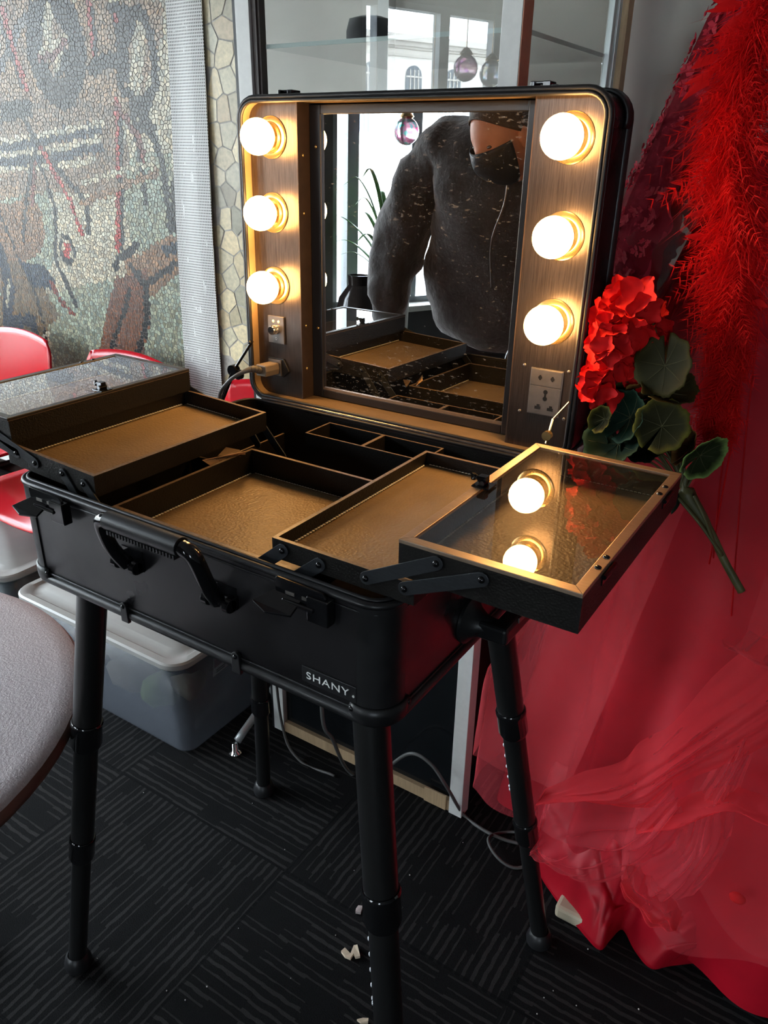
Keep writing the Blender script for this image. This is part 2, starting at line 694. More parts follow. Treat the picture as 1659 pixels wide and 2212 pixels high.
def window(name, s0, s1, mull):
    mb = MB()
    fbox(mb, s0, s1, 2.32, 2.36, -0.10, -0.02)
    fbox(mb, s0, s1, 0.5, 0.55, -0.10, -0.02)
    for s, wd in mull:
        fbox(mb, s - wd / 2, s + wd / 2, 0.5, 2.36, -0.10, -0.02)
    fr = struct(name, mb, frame_grey)
    pane = fbox(MB(), s0, s1, 0.53, 2.34, -0.064, -0.058).build('pane', win_glass, fr)
    sl = fbox(MB(), s0 - 0.02, s1 + 0.02, 0.47, 0.51, -0.14, 0.16).build('window_sill', sill_mat, fr)
    return fr


window('window_1', -0.11, 3.6, [(-0.09, 0.05), (0.065, 0.09), (0.60, 0.085), (1.10, 0.06), (1.75, 0.09), (2.6, 0.09), (3.57, 0.06)])
window('window_2', -4.35, -0.95, [(-4.32, 0.06), (-3.5, 0.08), (-2.65, 0.08), (-1.8, 0.08), (-0.98, 0.06)])

# ------------------------------------------------------------------ across the street
stone = mat('pale_limestone', (0.88, 0.84, 0.76), 0.85, var=0.12, scale=2.5)
stone_dark = mat('limestone_trim', (0.6, 0.56, 0.5), 0.85)
street_glass = mat('blue_grey_window_glass', (0.10, 0.13, 0.16), 0.25)
street_mat = mat('grey_asphalt', (0.16, 0.16, 0.165), 0.9, var=0.2, scale=3)
struct('street', MB().box((-40, -34, -0.5), (-4.6, 14, -0.15)), street_mat)
bld = thing('stone_building', 'pale stone building with arched windows across the street', 'building', tuple(fp(11, -0.15, -14)))
mb = MB()
fbox(mb, -40, 28, -0.15, 4.2, -18, -14)
mb.build('wall', stone, bld)
mb = MB()
fbox(mb, -40, 28, 3.95, 4.0, -14, -13.85)
fbox(mb, -40, 28, 4.0, 4.1, -14, -13.75)
fbox(mb, -40, 28, 4.1, 4.24, -14, -13.62)
fbox(mb, -40, 28, 3.78, 3.84, -14, -13.93)
mb.build('cornice', stone_dark, bld)


def arch(s0, s1, z0, z1, arched=True):
    n = 10
    pts = [(s0, z0), (s1, z0)]
    r = (s1 - s0) / 2
    if arched:
        pts += [((s0 + s1) / 2 + r * math.cos(pi * i / n), z1 - r + r * math.sin(pi * i / n)) for i in range(n + 1)]
    else:
        pts += [(s1, z1), (s0, z1)]
    wn = MB().prism([fp(s, z, -13.97) for s, z in pts], -ND * 0.05).build('window', street_glass, bld)
    m2 = MB()
    for q in range(1, 4):
        s = s0 + (s1 - s0) * q / 4
        fbox(m2, s - 0.012, s + 0.012, z0, z1 - 0.1, -13.97, -13.94)
    fbox(m2, s0, s1, z1 - r - 0.02, z1 - r + 0.02, -13.97, -13.94)
    m2.build('muntin', stone_dark, wn)


for i in range(8):
    c = 9.55 + 1.37 * i - 1.37 * 3
    if i == 6:
        arch(c - 0.25, c + 0.25, 2.6, 3.5, False)
    else:
        arch(c - 0.27, c + 0.27, 2.4, 3.6)

# ------------------------------------------------------------------ mosaic mural on the back wall


def clip(poly, px, py, nx, ny):
    out = []
    L = len(poly)
    for i in range(L):
        a = poly[i]
        b = poly[(i + 1) % L]
        da = (a[0] - px) * nx + (a[1] - py) * ny
        db = (b[0] - px) * nx + (b[1] - py) * ny
        if da <= 0:
            out.append(a)
        if (da < 0 < db) or (db < 0 < da):
            t = da / (da - db)
            out.append((a[0] + (b[0] - a[0]) * t, a[1] + (b[1] - a[1]) * t))
    return out


def voronoi(x0, x1, z0, z1, size, grout, jit, seed, aspect=1.0):
    rnd = random.Random(seed)
    sx, sz = size, size * aspect
    nx, nz = int((x1 - x0) / sx) + 3, int((z1 - z0) / sz) + 3
    P = [[(x0 + (i - 1 + 0.5 + (0.5 if j % 2 else 0) + rnd.uniform(-jit, jit)) * sx, z0 + (j - 1 + 0.5 + rnd.uniform(-jit, jit)) * sz) for i in range(nx)] for j in range(nz)]
    for j in range(1, nz - 1):
        for i in range(1, nx - 1):
            c = P[j][i]
            poly = [(c[0] - sx * 1.6, c[1] - sz * 1.6), (c[0] + sx * 1.6, c[1] - sz * 1.6), (c[0] + sx * 1.6, c[1] + sz * 1.6), (c[0] - sx * 1.6, c[1] + sz * 1.6)]
            for dj in (-2, -1, 0, 1, 2):
                for di in (-2, -1, 0, 1, 2):
                    if (di or dj) and 0 <= i + di < nx and 0 <= j + dj < nz:
                        q = P[j + dj][i + di]
                        vx, vz = q[0] - c[0], q[1] - c[1]
                        L = math.hypot(vx, vz)
                        if L < 1e-6:
                            continue
                        vx, vz = vx / L, vz / L
                        poly = clip(poly, c[0] + vx * (L / 2 - grout / 2), c[1] + vz * (L / 2 - grout / 2), vx, vz)
                        if len(poly) < 3:
                            break
            for (a, b, nx_, nz_) in ((x0, 0, -1, 0), (x1, 0, 1, 0), (0, z0, 0, -1), (0, z1, 0, 1)):
                if len(poly) >= 3:
                    poly = clip(poly, a, b, nx_, nz_)
            if len(poly) >= 3:
                yield c, poly


# the figures of the mural: (colour, half width, polyline or (centre, radii)) as seen in the photo, carried onto the wall
CRM, DK, RU, RD, GN, BL, TN, GY = (0.72, 0.68, 0.58), (0.045, 0.05, 0.06), (0.42, 0.16, 0.10), (0.62, 0.13, 0.08), (0.56, 0.58, 0.50), (0.06, 0.13, 0.20), (0.52, 0.39, 0.28), (0.36, 0.35, 0.35)
ART = [
    ('area', (0.58, 0.47, 0.36), [(0, 0), (350, 0), (355, 60), (300, 230), (230, 300), (190, 400), (0, 430)]),
    ('area', (0.50, 0.41, 0.33), [(0, 200), (160, 210), (250, 230), (300, 420), (180, 420), (0, 400)]),
    ('area', GN, [(290, 330), (370, 330), (390, 560), (290, 540), (260, 420)]),
    ('area', GN, [(90, 640), (420, 560), (430, 800), (120, 800)]),
    ('area', TN, [(270, 560), (400, 510), (410, 570), (330, 640), (280, 640)]),
    ('area', (0.42, 0.26, 0.18), [(250, 600), (320, 580), (325, 700), (300, 800), (210, 800), (230, 680)]),
    ('area', (0.40, 0.32, 0.22), [(0, 560), (60, 570), (130, 680), (60, 760), (0, 780)]),
    ('line', TN, 14, [(20, 30), (60, 200)]),
    ('line', GY, 7, [(0, 150), (40, 60), (90, 0)]),
    ('ring', DK, (120, 105), (55, 88), 13),
    ('ring', DK, (120, 105), (36, 62), 4),
    ('area', DK, [(120, 130), (140, 100), (160, 125), (145, 160), (120, 165)]),
    ('line', CRM, 9, [(105, 20), (100, 70), (110, 110)]),
    ('line', CRM, 5, [(90, 110), (140, 80), (120, 150)]),
    ('line', RU, 4, [(85, 125), (120, 120), (140, 85)]),
    ('area', (0.16, 0.16, 0.17), [(225, 0), (300, 15), (320, 50), (280, 100), (250, 60)]),
    ('ring', DK, (302, 130), (30, 75), 6),
    ('line', CRM, 12, [(302, 70), (290, 190)]),
    ('area', RD, [(240, 45), (250, 28), (260, 50)]),
    ('line', RD, 5, [(5, 20), (30, 110), (55, 190)]),
    ('line', DK, 4, [(0, 45), (22, 110), (48, 190)]),
    ('line', RD, 5, [(188, 0), (198, 60), (205, 130)]),
    ('line', DK, 4, [(200, 20), (207, 110)]),
    ('line', DK, 10, [(200, 145), (235, 128), (262, 132)]),
    ('line', DK, 7, [(255, 60), (262, 190), (285, 210)]),
    ('area', DK, [(0, 225), (70, 215), (70, 250), (0, 268)]),
    ('line', BL, 9, [(0, 325), (60, 310), (130, 290), (210, 275)]),
    ('line', CRM, 4, [(0, 306), (70, 295), (220, 265)]),
    ('line', BL, 9, [(0, 350), (60, 350), (130, 332), (215, 312)]),
    ('line', CRM, 4, [(0, 335), (100, 325), (215, 300)]),
    ('line', CRM, 4, [(0, 368), (100, 362), (200, 345)]),
    ('line', DK, 5, [(35, 225), (75, 300), (130, 370), (190, 440), (190, 500)]),
    ('line', DK, 4, [(80, 310), (60, 400), (50, 520)]),
    ('line', DK, 4, [(85, 350), (120, 450), (120, 560), (165, 660)]),
    ('line', RD, 4, [(90, 320), (110, 360), (150, 430), (180, 510)]),
    ('line', RU, 4, [(75, 350), (70, 440)]),
    ('line', RD, 5, [(253, 220), (257, 330), (255, 540)]),
    ('line', DK, 4, [(262, 260), (264, 540)]),
    ('line', DK, 4, [(280, 210), (300, 330), (315, 440)]),
    ('line', DK, 6, [(330, 290), (350, 350), (370, 500)]),
    ('line', DK, 6, [(285, 230), (330, 280), (300, 275)]),
    ('line', RU, 5, [(250, 225), (300, 300), (310, 340)]),
    ('line', CRM, 4, [(180, 395), (330, 350)]),
    ('line', DK, 7, [(375, 400), (380, 495)]),
    ('line', TN, 5, [(175, 440), (340, 370)]),
    ('ring', DK, (145, 540), (18, 30), 3),
    ('area', RD, [(138, 525), (152, 528), (150, 560), (138, 550)]),
    ('line', DK, 3, [(0, 460), (40, 560), (80, 640), (110, 780)]),
    ('area', BL, [(42, 562), (105, 580), (125, 625), (75, 620)]),
    ('line', (0.08, 0.12, 0.18), 14, [(0, 540), (20, 620), (15, 700)]),
    ('line', (0.08, 0.12, 0.18), 10, [(15, 700), (70, 690), (75, 720)]),
    ('line', CRM, 4, [(20, 610), (15, 660)]),
    ('line', DK, 5, [(250, 575), (255, 560), (295, 530)]),
    ('line', DK, 6, [(285, 575), (315, 620), (318, 690), (300, 760)]),
    ('line', DK, 4, [(280, 630), (262, 690), (240, 760)]),
    ('line', DK, 5, [(315, 615), (360, 585), (400, 560)]),
    ('area', BL, [(350, 535), (385, 522), (388, 545), (355, 555)]),
    ('line', TN, 5, [(290, 570), (340, 530), (400, 505)]),
    ('line', RU, 4, [(110, 610), (130, 650), (160, 680)]),
]
ART_W = []
for a in ART:
    def cv(q):
        p = at(q[0], q[1], 1, WY - 0.006)
        return (p.x, p.z)
    PXM = 0.00150
    LWK = 1.5
    if a[0] == 'area':
        ART_W.append(('area', a[1], [cv(q) for q in a[2]]))
    elif a[0] == 'line':
        ART_W.append(('line', a[1], a[2] * PXM * LWK, [cv(q) for q in a[3]]))
    else:
        c = cv(a[2])
        ART_W.append(('ring', a[1], c, (a[3][0] * PXM * 1.35, a[3][1] * PXM), a[4] * PXM * 1.5))


def seg_d(p, a, b):
    vx, vy = b[0] - a[0], b[1] - a[1]
    L = vx * vx + vy * vy
    t = max(0, min(1, ((p[0] - a[0]) * vx + (p[1] - a[1]) * vy) / L)) if L else 0
    return math.hypot(p[0] - a[0] - vx * t, p[1] - a[1] - vy * t)


def inside(p, poly):
    c = False
    j = len(poly) - 1
    for i in range(len(poly)):
        if (poly[i][1] > p[1]) != (poly[j][1] > p[1]) and p[0] < (poly[j][0] - poly[i][0]) * (p[1] - poly[i][1]) / (poly[j][1] - poly[i][1]) + poly[i][0]:
            c = not c
        j = i
    return c


def art(p):
    n0 = noise.noise(V((p[0] * 2.2, p[1] * 2.2, 3.1)))
    col = CRM if n0 > -0.22 else (GN if n0 > -0.34 else TN)
    for a in ART_W:
        if a[0] == 'area' and inside(p, a[2]):
            col = a[1]
        elif a[0] == 'line' and any(seg_d(p, x, y) < a[2] for x, y in zip(a[3], a[3][1:])):
            col = a[1]
        elif a[0] == 'ring':
            q = math.hypot((p[0] - a[2][0]) / a[3][0], (p[1] - a[2][1]) / a[3][1])
            if abs(q - 1) * min(a[3]) < a[4]:
                col = a[1]
    return col


k = NT('mosaic_tesserae')
ca = k.n('ShaderNodeVertexColor', layer_name='tile_colour')
vn = k.noise(90, 3, 0.6)
mxc = k.n('ShaderNodeMixRGB', blend_type='MULTIPLY')
mxc.inputs[0].default_value = 1
k.l(ca.outputs[0], mxc.inputs[1])
k.l(k.ramp(vn, [(0.25, (0.72, 0.72, 0.72)), (0.75, (1.1, 1.08, 1.05))]), mxc.inputs[2])
k.l(mxc.outputs[0], k.b.inputs['Base Color'])
k.b.inputs['Roughness'].default_value = 0.30
k.b.inputs['Specular IOR Level'].default_value = 0.45
k.bump(k.noise(70, 2), 0.25, 0.002)
tess_mat = k.m
grout = mat('mural_grout', (0.17, 0.15, 0.13), 0.7, var=0.2, scale=80)
grout_pale = mat('pale_mural_grout', (0.42, 0.39, 0.34), 0.7, var=0.2, scale=80)

MX0, MX1, MX2, MZ0, MZ1 = -2.3, -0.80, -0.585, 0.42, 2.05
mural = thing('mosaic_mural', 'mosaic mural of abstract dark and rust figures on cream tesserae, behind the red seats', 'mural', (-1.6, WY - 0.003, MZ0))
MB().box((MX0, WY - 0.005, MZ0), (MX1, WY - 0.0012, MZ1)).build('grout_bed', grout, mural)
MB().box((MX1, WY - 0.005, MZ0), (MX2, WY - 0.0012, MZ1)).build('grout_bed', grout_pale, mural)


def tess(name, gen, colfn, mats, y):
    mb = MB()
    cl = mb.b.loops.layers.color.new('tile_colour')
    rnd = random.Random(5)
    for c, poly in gen:
        dy = rnd.uniform(0, 0.0012)
        f = mb.poly([(q[0], y - dy, q[1]) for q in reversed(poly)])
        if f:
            col = colfn(c)
            g = rnd.uniform(0.8, 1.18)
            h = rnd.uniform(-0.03, 0.03)
            cc = (max(0, min(1, col[0] * g + h)), max(0, min(1, col[1] * g)), max(0, min(1, col[2] * g - h)), 1)
            for lp in f.loops:
                lp[cl] = cc
    me_o = mb.build(name, mats, mural)
    return me_o


tess('tesserae', voronoi(MX0, MX1, MZ0, MZ1, 0.0125, 0.0021, 0.44, 11, 1.0), art, tess_mat, WY - 0.0055)
tess('paving_tesserae', voronoi(MX1, MX2, MZ0, MZ1, 0.052, 0.0042, 0.40, 12, 1.1), lambda c: (0.78, 0.73, 0.60) if noise.noise(V((c[0] * 9, c[1] * 9, 0))) > -0.2 else (0.74, 0.69, 0.58), tess_mat, WY - 0.0055)

# woven mesh ribbon hanging in front of the mural
k = NT('woven_white_mesh')
tc = k.n('ShaderNodeTexCoord')
mp = k.n('ShaderNodeMapping')
mp.inputs['Rotation'].default_value = (pi / 2, 0, 0)
k.l(tc.outputs['Object'], mp.inputs['Vector'])
sp = k.n('ShaderNodeSeparateXYZ')
k.l(tc.outputs['Object'], sp.inputs[0])
gx = k.math('FRACT', k.math('DIVIDE', sp.outputs[0], 0.0062))
gz = k.math('FRACT', k.math('DIVIDE', sp.outputs[2], 0.0078))
hole = k.math('MULTIPLY', k.math('GREATER_THAN', gx, 0.42), k.math('GREATER_THAN', gz, 0.46))
hole = k.math('MULTIPLY', hole, k.math('GREATER_THAN', k.noise(60, 2, 0.7, stretch=(1, 1, 0.4)), 0.33))
k.l(k.ramp(hole, [(0.0, (0.66, 0.65, 0.62)), (1.0, (0.10, 0.09, 0.08))]), k.b.inputs['Base Color'])
k.b.inputs['Roughness'].default_value = 0.45
k.bump(k.math('SUBTRACT', 1, hole), 0.5, 0.002)
ribbon_mat = k.m
rib = MB()
a_, b_ = at(356, 0, 1, WY - 0.02), at(433, 0, 1, WY - 0.02)
c_, d_ = at(403, 850, 1, WY - 0.02), at(479, 850, 1, WY - 0.02)
up_ = 0.22
LT, RTp = a_ + (a_ - c_) * up_, b_ + (b_ - d_) * up_
LB, RB = c_ + (c_ - a_) * 0.33, d_ + (d_ - b_) * 0.33
rib.grid(lambda u, v: (LT * (1 - u) + RTp * u) * (1 - v) + (LB * (1 - u) + RB * u) * v + V((0, 0.003 * math.sin(v * 9) + 0.002 * math.sin(u * 7), 0)), 6, 40)
tag(rib.build('mesh_ribbon', ribbon_mat, solid=0.003), 'white woven mesh ribbon hanging down the mosaic mural', 'ribbon')

# ------------------------------------------------------------------ the lit make-up case on legs
CW, CD, Z0, ZT = 0.61, 0.476, 0.863, 1.0168
AL, DL = 0.01227, 0.0846
LO = V((0, 0.5678, ZT))


def LP(x, v, w_):
    """lid space: x across, v up the lid, w out of its back towards the viewer"""
    return LO + V((x, v * math.sin(AL) - w_ * math.cos(AL), v * math.cos(AL) + w_ * math.sin(AL)))


case = thing('makeup_case', 'open black make-up case on four legs with lit mirror lid and fold-out trays', 'makeup case', (0.305, 0.24, 0))


def lidT(p):
    return LP(p[0], p[1], p[2])


def sweep(mb, loops, closed_v=False):
    """loops: list of same-length point rings"""
    rings = [[mb.v(p) for p in L] for L in loops]
    for A, B in zip(rings, rings[1:]):
        mb.strip(A, B)
    return rings


def shell(mb, x0, y0, x1, y1, r, za, zb, t, floor_at, tr=lambda x, y, z: (x, y, z)):
    """open tray-like rounded shell, walls t thick, from floor level za up to zb"""
    o, i = rr(x0, y0, x1, y1, r), rr(x0 + t, y0 + t, x1 - t, y1 - t, max(0.002, r - t))
    rb = 0.012
    ob = rr(x0 + rb, y0 + rb, x1 - rb, y1 - rb, max(0.004, r - rb))
    om = rr(x0 + rb * 0.3, y0 + rb * 0.3, x1 - rb * 0.3, y1 - rb * 0.3, max(0.006, r - rb * 0.3))
    sg = 1 if zb > za else -1
    L = [[tr(x, y, za) for x, y in ob], [tr(x, y, za + sg * rb * 0.3) for x, y in om], [tr(x, y, za + sg * rb) for x, y in o], [tr(x, y, zb) for x, y in o], [tr(x, y, zb) for x, y in i], [tr(x, y, floor_at) for x, y in i]]
    R = sweep(mb, L)
    mb.face(R[0])
    mb.face(R[-1])


# base shell
mb = MB()
shell(mb, 0, 0, CW, CD, 0.032, Z0, ZT, 0.007, Z0 + 0.006)
body = mb.build('case_body', black_panel, case, smooth='auto')
mb = MB()
i_ = rr(0.0072, 0.0072, CW - 0.0072, CD - 0.0072, 0.025)
sweep(mb, [[(x, y, Z0 + 0.008) for x, y in i_], [(x, y, ZT - 0.004) for x, y in i_]])
mb.build('inner_wall_lining', leatherette, body, smooth='auto')
mb = MB()
mb.face([mb.v((x, y, Z0 + 0.0075)) for x, y in rr(0.008, 0.008, CW - 0.008, CD - 0.008, 0.024)])
mb.build('floor_lining', lining, body)
# metal trims
mb = MB()
for (ins, z, r) in ((0.0, ZT - 0.003, 0.0042), (0.0055, ZT + 0.0005, 0.0026)):
    mb.tube([(x, y, z) for x, y in rr(ins, ins, CW - ins, CD - ins, 0.032 - ins)], r, 8, closed=True)
mb.tube([(x, y, ZT - 0.013) for x, y in rr(-0.0005, -0.0005, CW + 0.0005, CD + 0.0005, 0.032)], 0.0014, 6, closed=True)
mb.build('rim_trim', black_metal, body, smooth=True)
mb = MB()
mb.tube([(x, y, Z0 + 0.005) for x, y in rr(0.003, 0.003, CW - 0.003, CD - 0.003, 0.03)], 0.0078, 10, closed=True)
mb.tube([(x, y, Z0 + 0.0165) for x, y in rr(-0.0006, -0.0006, CW + 0.0006, CD + 0.0006, 0.032)], 0.0014, 6, closed=True)
mb.build('bottom_trim', black_metal, body, smooth=True)
# vertical corner extrusions, corner caps, clips
for cx, cy, t0 in ((CW - 0.032, CD - 0.032, 0), (0.032, CD - 0.032, pi / 2), (0.032, 0.032, pi), (CW - 0.032, 0.032, 1.5 * pi)):
    def arc(r, e=0.12, n=10):
        return [(cx + r * math.cos(t0 - e + (pi / 2 + 2 * e) * i / n), cy + r * math.sin(t0 - e + (pi / 2 + 2 * e) * i / n)) for i in range(n + 1)]
    mb = MB()
    A_, B_ = arc(0.0338), arc(0.0322)
    sweep(mb, [[(x, y, Z0 + 0.014) for x, y in A_ + B_[::-1]], [(x, y, ZT - 0.006) for x, y in A_ + B_[::-1]]])
    mb.build('corner_extrusion', black_metal, body, smooth='auto')
    mb = MB()
    C_ = []
    for (r, z) in ((0.024, -0.0045), (0.031, -0.003), (0.036, 0.004), (0.037, 0.013), (0.0365, 0.0225), (0.033, 0.0235)):
        C_.append([(x, y, Z0 + z) for x, y in arc(r, 0.36, 12)])
    rings = [[mb.v(p) for p in L] for L in C_]
    for A2, B2 in zip(rings, rings[1:]):
        mb.strip(A2, B2, closed=False)
    cc = mb.build('corner_cap', black_metal, body, smooth=True, solid=0.0012)
    mb = MB()
    for e in (t0 - 0.28, t0 + pi / 2 + 0.28):
        p = V((cx + 0.0375 * math.cos(e), cy + 0.0375 * math.sin(e), Z0 + 0.017))
        d = V((math.cos(e), math.sin(e), 0))
        mb.lathe(p - d * 0.001, d, [(0.0035, 0), (0.0035, 0.0012), (0.0022, 0.0024), (0, 0.0028)], 12)
    mb.build('rivet', black_gloss, cc, smooth=True)
for xc in (0.205, 0.402):
    mb = MB()
    P = [(xc - 0.007, Z0 - 0.004), (xc + 0.007, Z0 - 0.004), (xc + 0.006, Z0 + 0.016)] + [(xc + 0.006 * math.cos(pi * i / 8), Z0 + 0.02 + 0.006 * math.sin(pi * i / 8)) for i in range(9)] + [(xc - 0.006, Z0 + 0.016)]
    mb.prism([(x, -0.0065, z) for x, z in P], (0, 0.005, 0))
    cl = mb.build('edge_clip', black_metal, body, bevel=0.0008)
    MB().lathe((xc, -0.0064, Z0 + 0.02), (0, -1, 0), [(0.003, 0), (0.003, 0.001), (0.0018, 0.002), (0, 0.0024)], 12).build('rivet', black_gloss, cl, smooth=True)

# badge with lettering
bd = MB().box((0.500, -0.0022, Z0 + 0.0245), (0.574, 0.0002, Z0 + 0.0455)).build('name_badge', black_plastic, case, bevel=0.0006)


def text_mesh(s, size, M4, m, name, parent, ext=0.0003, spacing=1.0):
    cu = bpy.data.curves.new(name, 'FONT')
    cu.body = s
    cu.size = size
    cu.extrude = ext
    cu.space_character = spacing
    cu.align_x = 'CENTER'
    cu.align_y = 'CENTER'
    cu.resolution_u = 4
    o = bpy.data.objects.new(name, cu)
    COL.objects.link(o)
    dg = bpy.context.evaluated_depsgraph_get()
    me = bpy.data.meshes.new_from_object(o.evaluated_get(dg))
    bpy.data.objects.remove(o)
    me.transform(M4)
    if parent.get('_o') is not None:
        me.transform(Matrix.Translation(-V(parent['_o'])))
    me.materials.clear()
    me.materials.append(m)
    t = bpy.data.objects.new(name, me)
    COL.objects.link(t)
    t.parent = parent
    t['_o'] = parent['_o']
    return t


def plane_M(o, x, y):
    x, y = V(x).normalized(), V(y).normalized()
    z = x.cross(y)
    o = V(o)
    return Matrix(((x.x, y.x, z.x, o.x), (x.y, y.y, z.y, o.y), (x.z, y.z, z.z, o.z), (0, 0, 0, 1)))


SH = Matrix.Diagonal((1.28, 1, 1, 1))
text_mesh('SHANY', 0.0132, plane_M((0.5355, -0.0026, Z0 + 0.0348), (1, 0, 0), (0, 0, 1)) @ SH, white_print, 'lettering', bd, spacing=1.12)
text_mesh('\u00ae', 0.0042, plane_M((0.5705, -0.0026, Z0 + 0.033), (1, 0, 0), (0, 0, 1)), white_print, 'lettering', bd)

# front latches (hanging open)
for xc in (0.083, 0.508):
    lt = MB()
    P = [(xc - 0.034, ZT - 0.003), (xc - 0.031, ZT + 0.002), (xc + 0.03, ZT + 0.001), (xc + 0.035, ZT - 0.004), (xc + 0.034, ZT - 0.026), (xc + 0.024, ZT - 0.030), (xc + 0.012, ZT - 0.020), (xc + 0.006, ZT - 0.026), (xc - 0.008, ZT - 0.022), (xc - 0.02, ZT - 0.017), (xc - 0.032, ZT - 0.018)]
    lt.prism([(x, -0.012, z) for x, z in P], (0, 0.0035, 0))
    la = lt.build('front_latch', black_gloss, case, bevel=0.0012)
    m2 = MB()
    m2.prism([(xc - 0.05, -0.030, ZT - 0.024), (xc - 0.03, -0.034, ZT - 0.030), (xc + 0.002, -0.030, ZT - 0.026), (xc + 0.002, -0.010, ZT - 0.016), (xc - 0.034, -0.010, ZT - 0.014)], (0, 0.001, -0.003))
    m2.build('latch_lever', black_gloss, la, bevel=0.0008)
    m3 = MB()
    m3.box((xc + 0.012, -0.016, ZT - 0.036), (xc + 0.040, -0.003, ZT - 0.006))
    m3.cyl((xc - 0.02, -0.016, ZT - 0.021), (xc + 0.022, -0.016, ZT - 0.021), 0.0028, n=10)
    m3.build('latch_hinge', black_gloss, la, bevel=0.0015)
    m4 = MB()
    for dx in (-0.018, 0.004):
        m4.box((xc + dx, -0.0128, ZT - 0.0145), (xc + dx + 0.012, -0.0119, ZT - 0.0105))
    m4.build('slot', plate_mat, la)

# front carrying handle
hd = MB()
ZH = ZT + 0.018
x0, x1 = 0.232, 0.388
hd.tube(bez([(x0 + 0.001, -0.012, Z0 + 0.095), (x0 - 0.002, -0.028, Z0 + 0.125), (x0 + 0.002, -0.040, ZH - 0.008), (x0 + 0.02, -0.042, ZH)], 6), [0.009] * 19, 10, up=(0, 1, 0))
hd.tube(bez([(x1 - 0.001, -0.012, Z0 + 0.095), (x1 + 0.002, -0.028, Z0 + 0.125), (x1 - 0.002, -0.040, ZH - 0.008), (x1 - 0.02, -0.042, ZH)], 6), [0.0095] * 19, 10, up=(0, 1, 0))
hnd = hd.build('front_handle', black_gloss, case, smooth=True)
g = MB()
n = 40
pts = [(x0 + 0.018 + (x1 - x0 - 0.036) * i / n, -0.042, ZH) for i in range(n + 1)]
g.tube(pts, [0.0112] * (n + 1), 14)
for i in range(22):
    xx = x0 + 0.024 + (x1 - x0 - 0.048) * i / 21
    g.box((xx - 0.0013, -0.050, ZH - 0.0145), (xx + 0.0013, -0.036, ZH - 0.009))
g.build('grip', black_plastic, hnd, smooth='auto')
for xx in (x0, x1):
    b2 = MB()
    b2.box((xx - 0.019, -0.0015, Z0 + 0.083), (xx + 0.019, 0.0, Z0 + 0.112))
    for dx in (-0.014, 0.014):
        b2.cyl((xx + dx * 0.85, -0.012, Z0 + 0.094), (xx + dx * 1.5, -0.012, Z0 + 0.094), 0.0085, n=18)
        b2.box((xx + min(dx * 0.85, dx * 1.5), -0.012, Z0 + 0.0855), (xx + max(dx * 0.85, dx * 1.5), 0, Z0 + 0.1025))
    b2.cyl((xx - 0.016, -0.012, Z0 + 0.094), (xx + 0.016, -0.012, Z0 + 0.094), 0.005, n=14)
    b2.build('handle_bracket', black_gloss, hnd, bevel=0.0015)

# side pull handle on the right-hand wall
sh = MB()
for yy in (0.185, 0.305):
    sh.lathe((CW + 0.0005, yy, Z0 + 0.046), (1, 0, 0), [(0.030, 0), (0.030, 0.004), (0.022, 0.010), (0.014, 0.022), (0.012, 0.034)], 20)
sdh = sh.build('side_handle', black_plastic, case, smooth='auto')
b3 = MB()
xo = CW + 0.058
for ya, yb in ((0.172, 0.318),):
    pr = [(CW + 0.016, ya), (xo, ya), (xo, yb), (CW + 0.016, yb), (CW + 0.016, yb - 0.022), (xo - 0.022, yb - 0.022), (xo - 0.022, ya + 0.022), (CW + 0.016, ya + 0.022)]
    b3.prism([(x, y, Z0 + 0.033) for x, y in pr], (0, 0, 0.024))
b3.build('pull_bar', black_plastic, sdh, bevel=0.005, seg=3)
m_ = MB()
m_.box((xo - 0.001, 0.205, Z0 + 0.050), (xo + 0.0012, 0.285, Z0 + 0.0575))
m_.build('bar_insert', plate_mat, sdh, bevel=0.0008)
# feet studs under the body
for (x, y) in ((0.075, 0.05), (0.535, 0.05), (0.075, 0.42), (0.535, 0.42), (0.585, 0.34)):
    MB().lathe((x, y, Z0), (0, 0, -1), [(0.011, 0), (0.011, 0.004), (0.008, 0.010), (0, 0.0105)], 16).build('rubber_stud', black_plastic, body, smooth='auto')

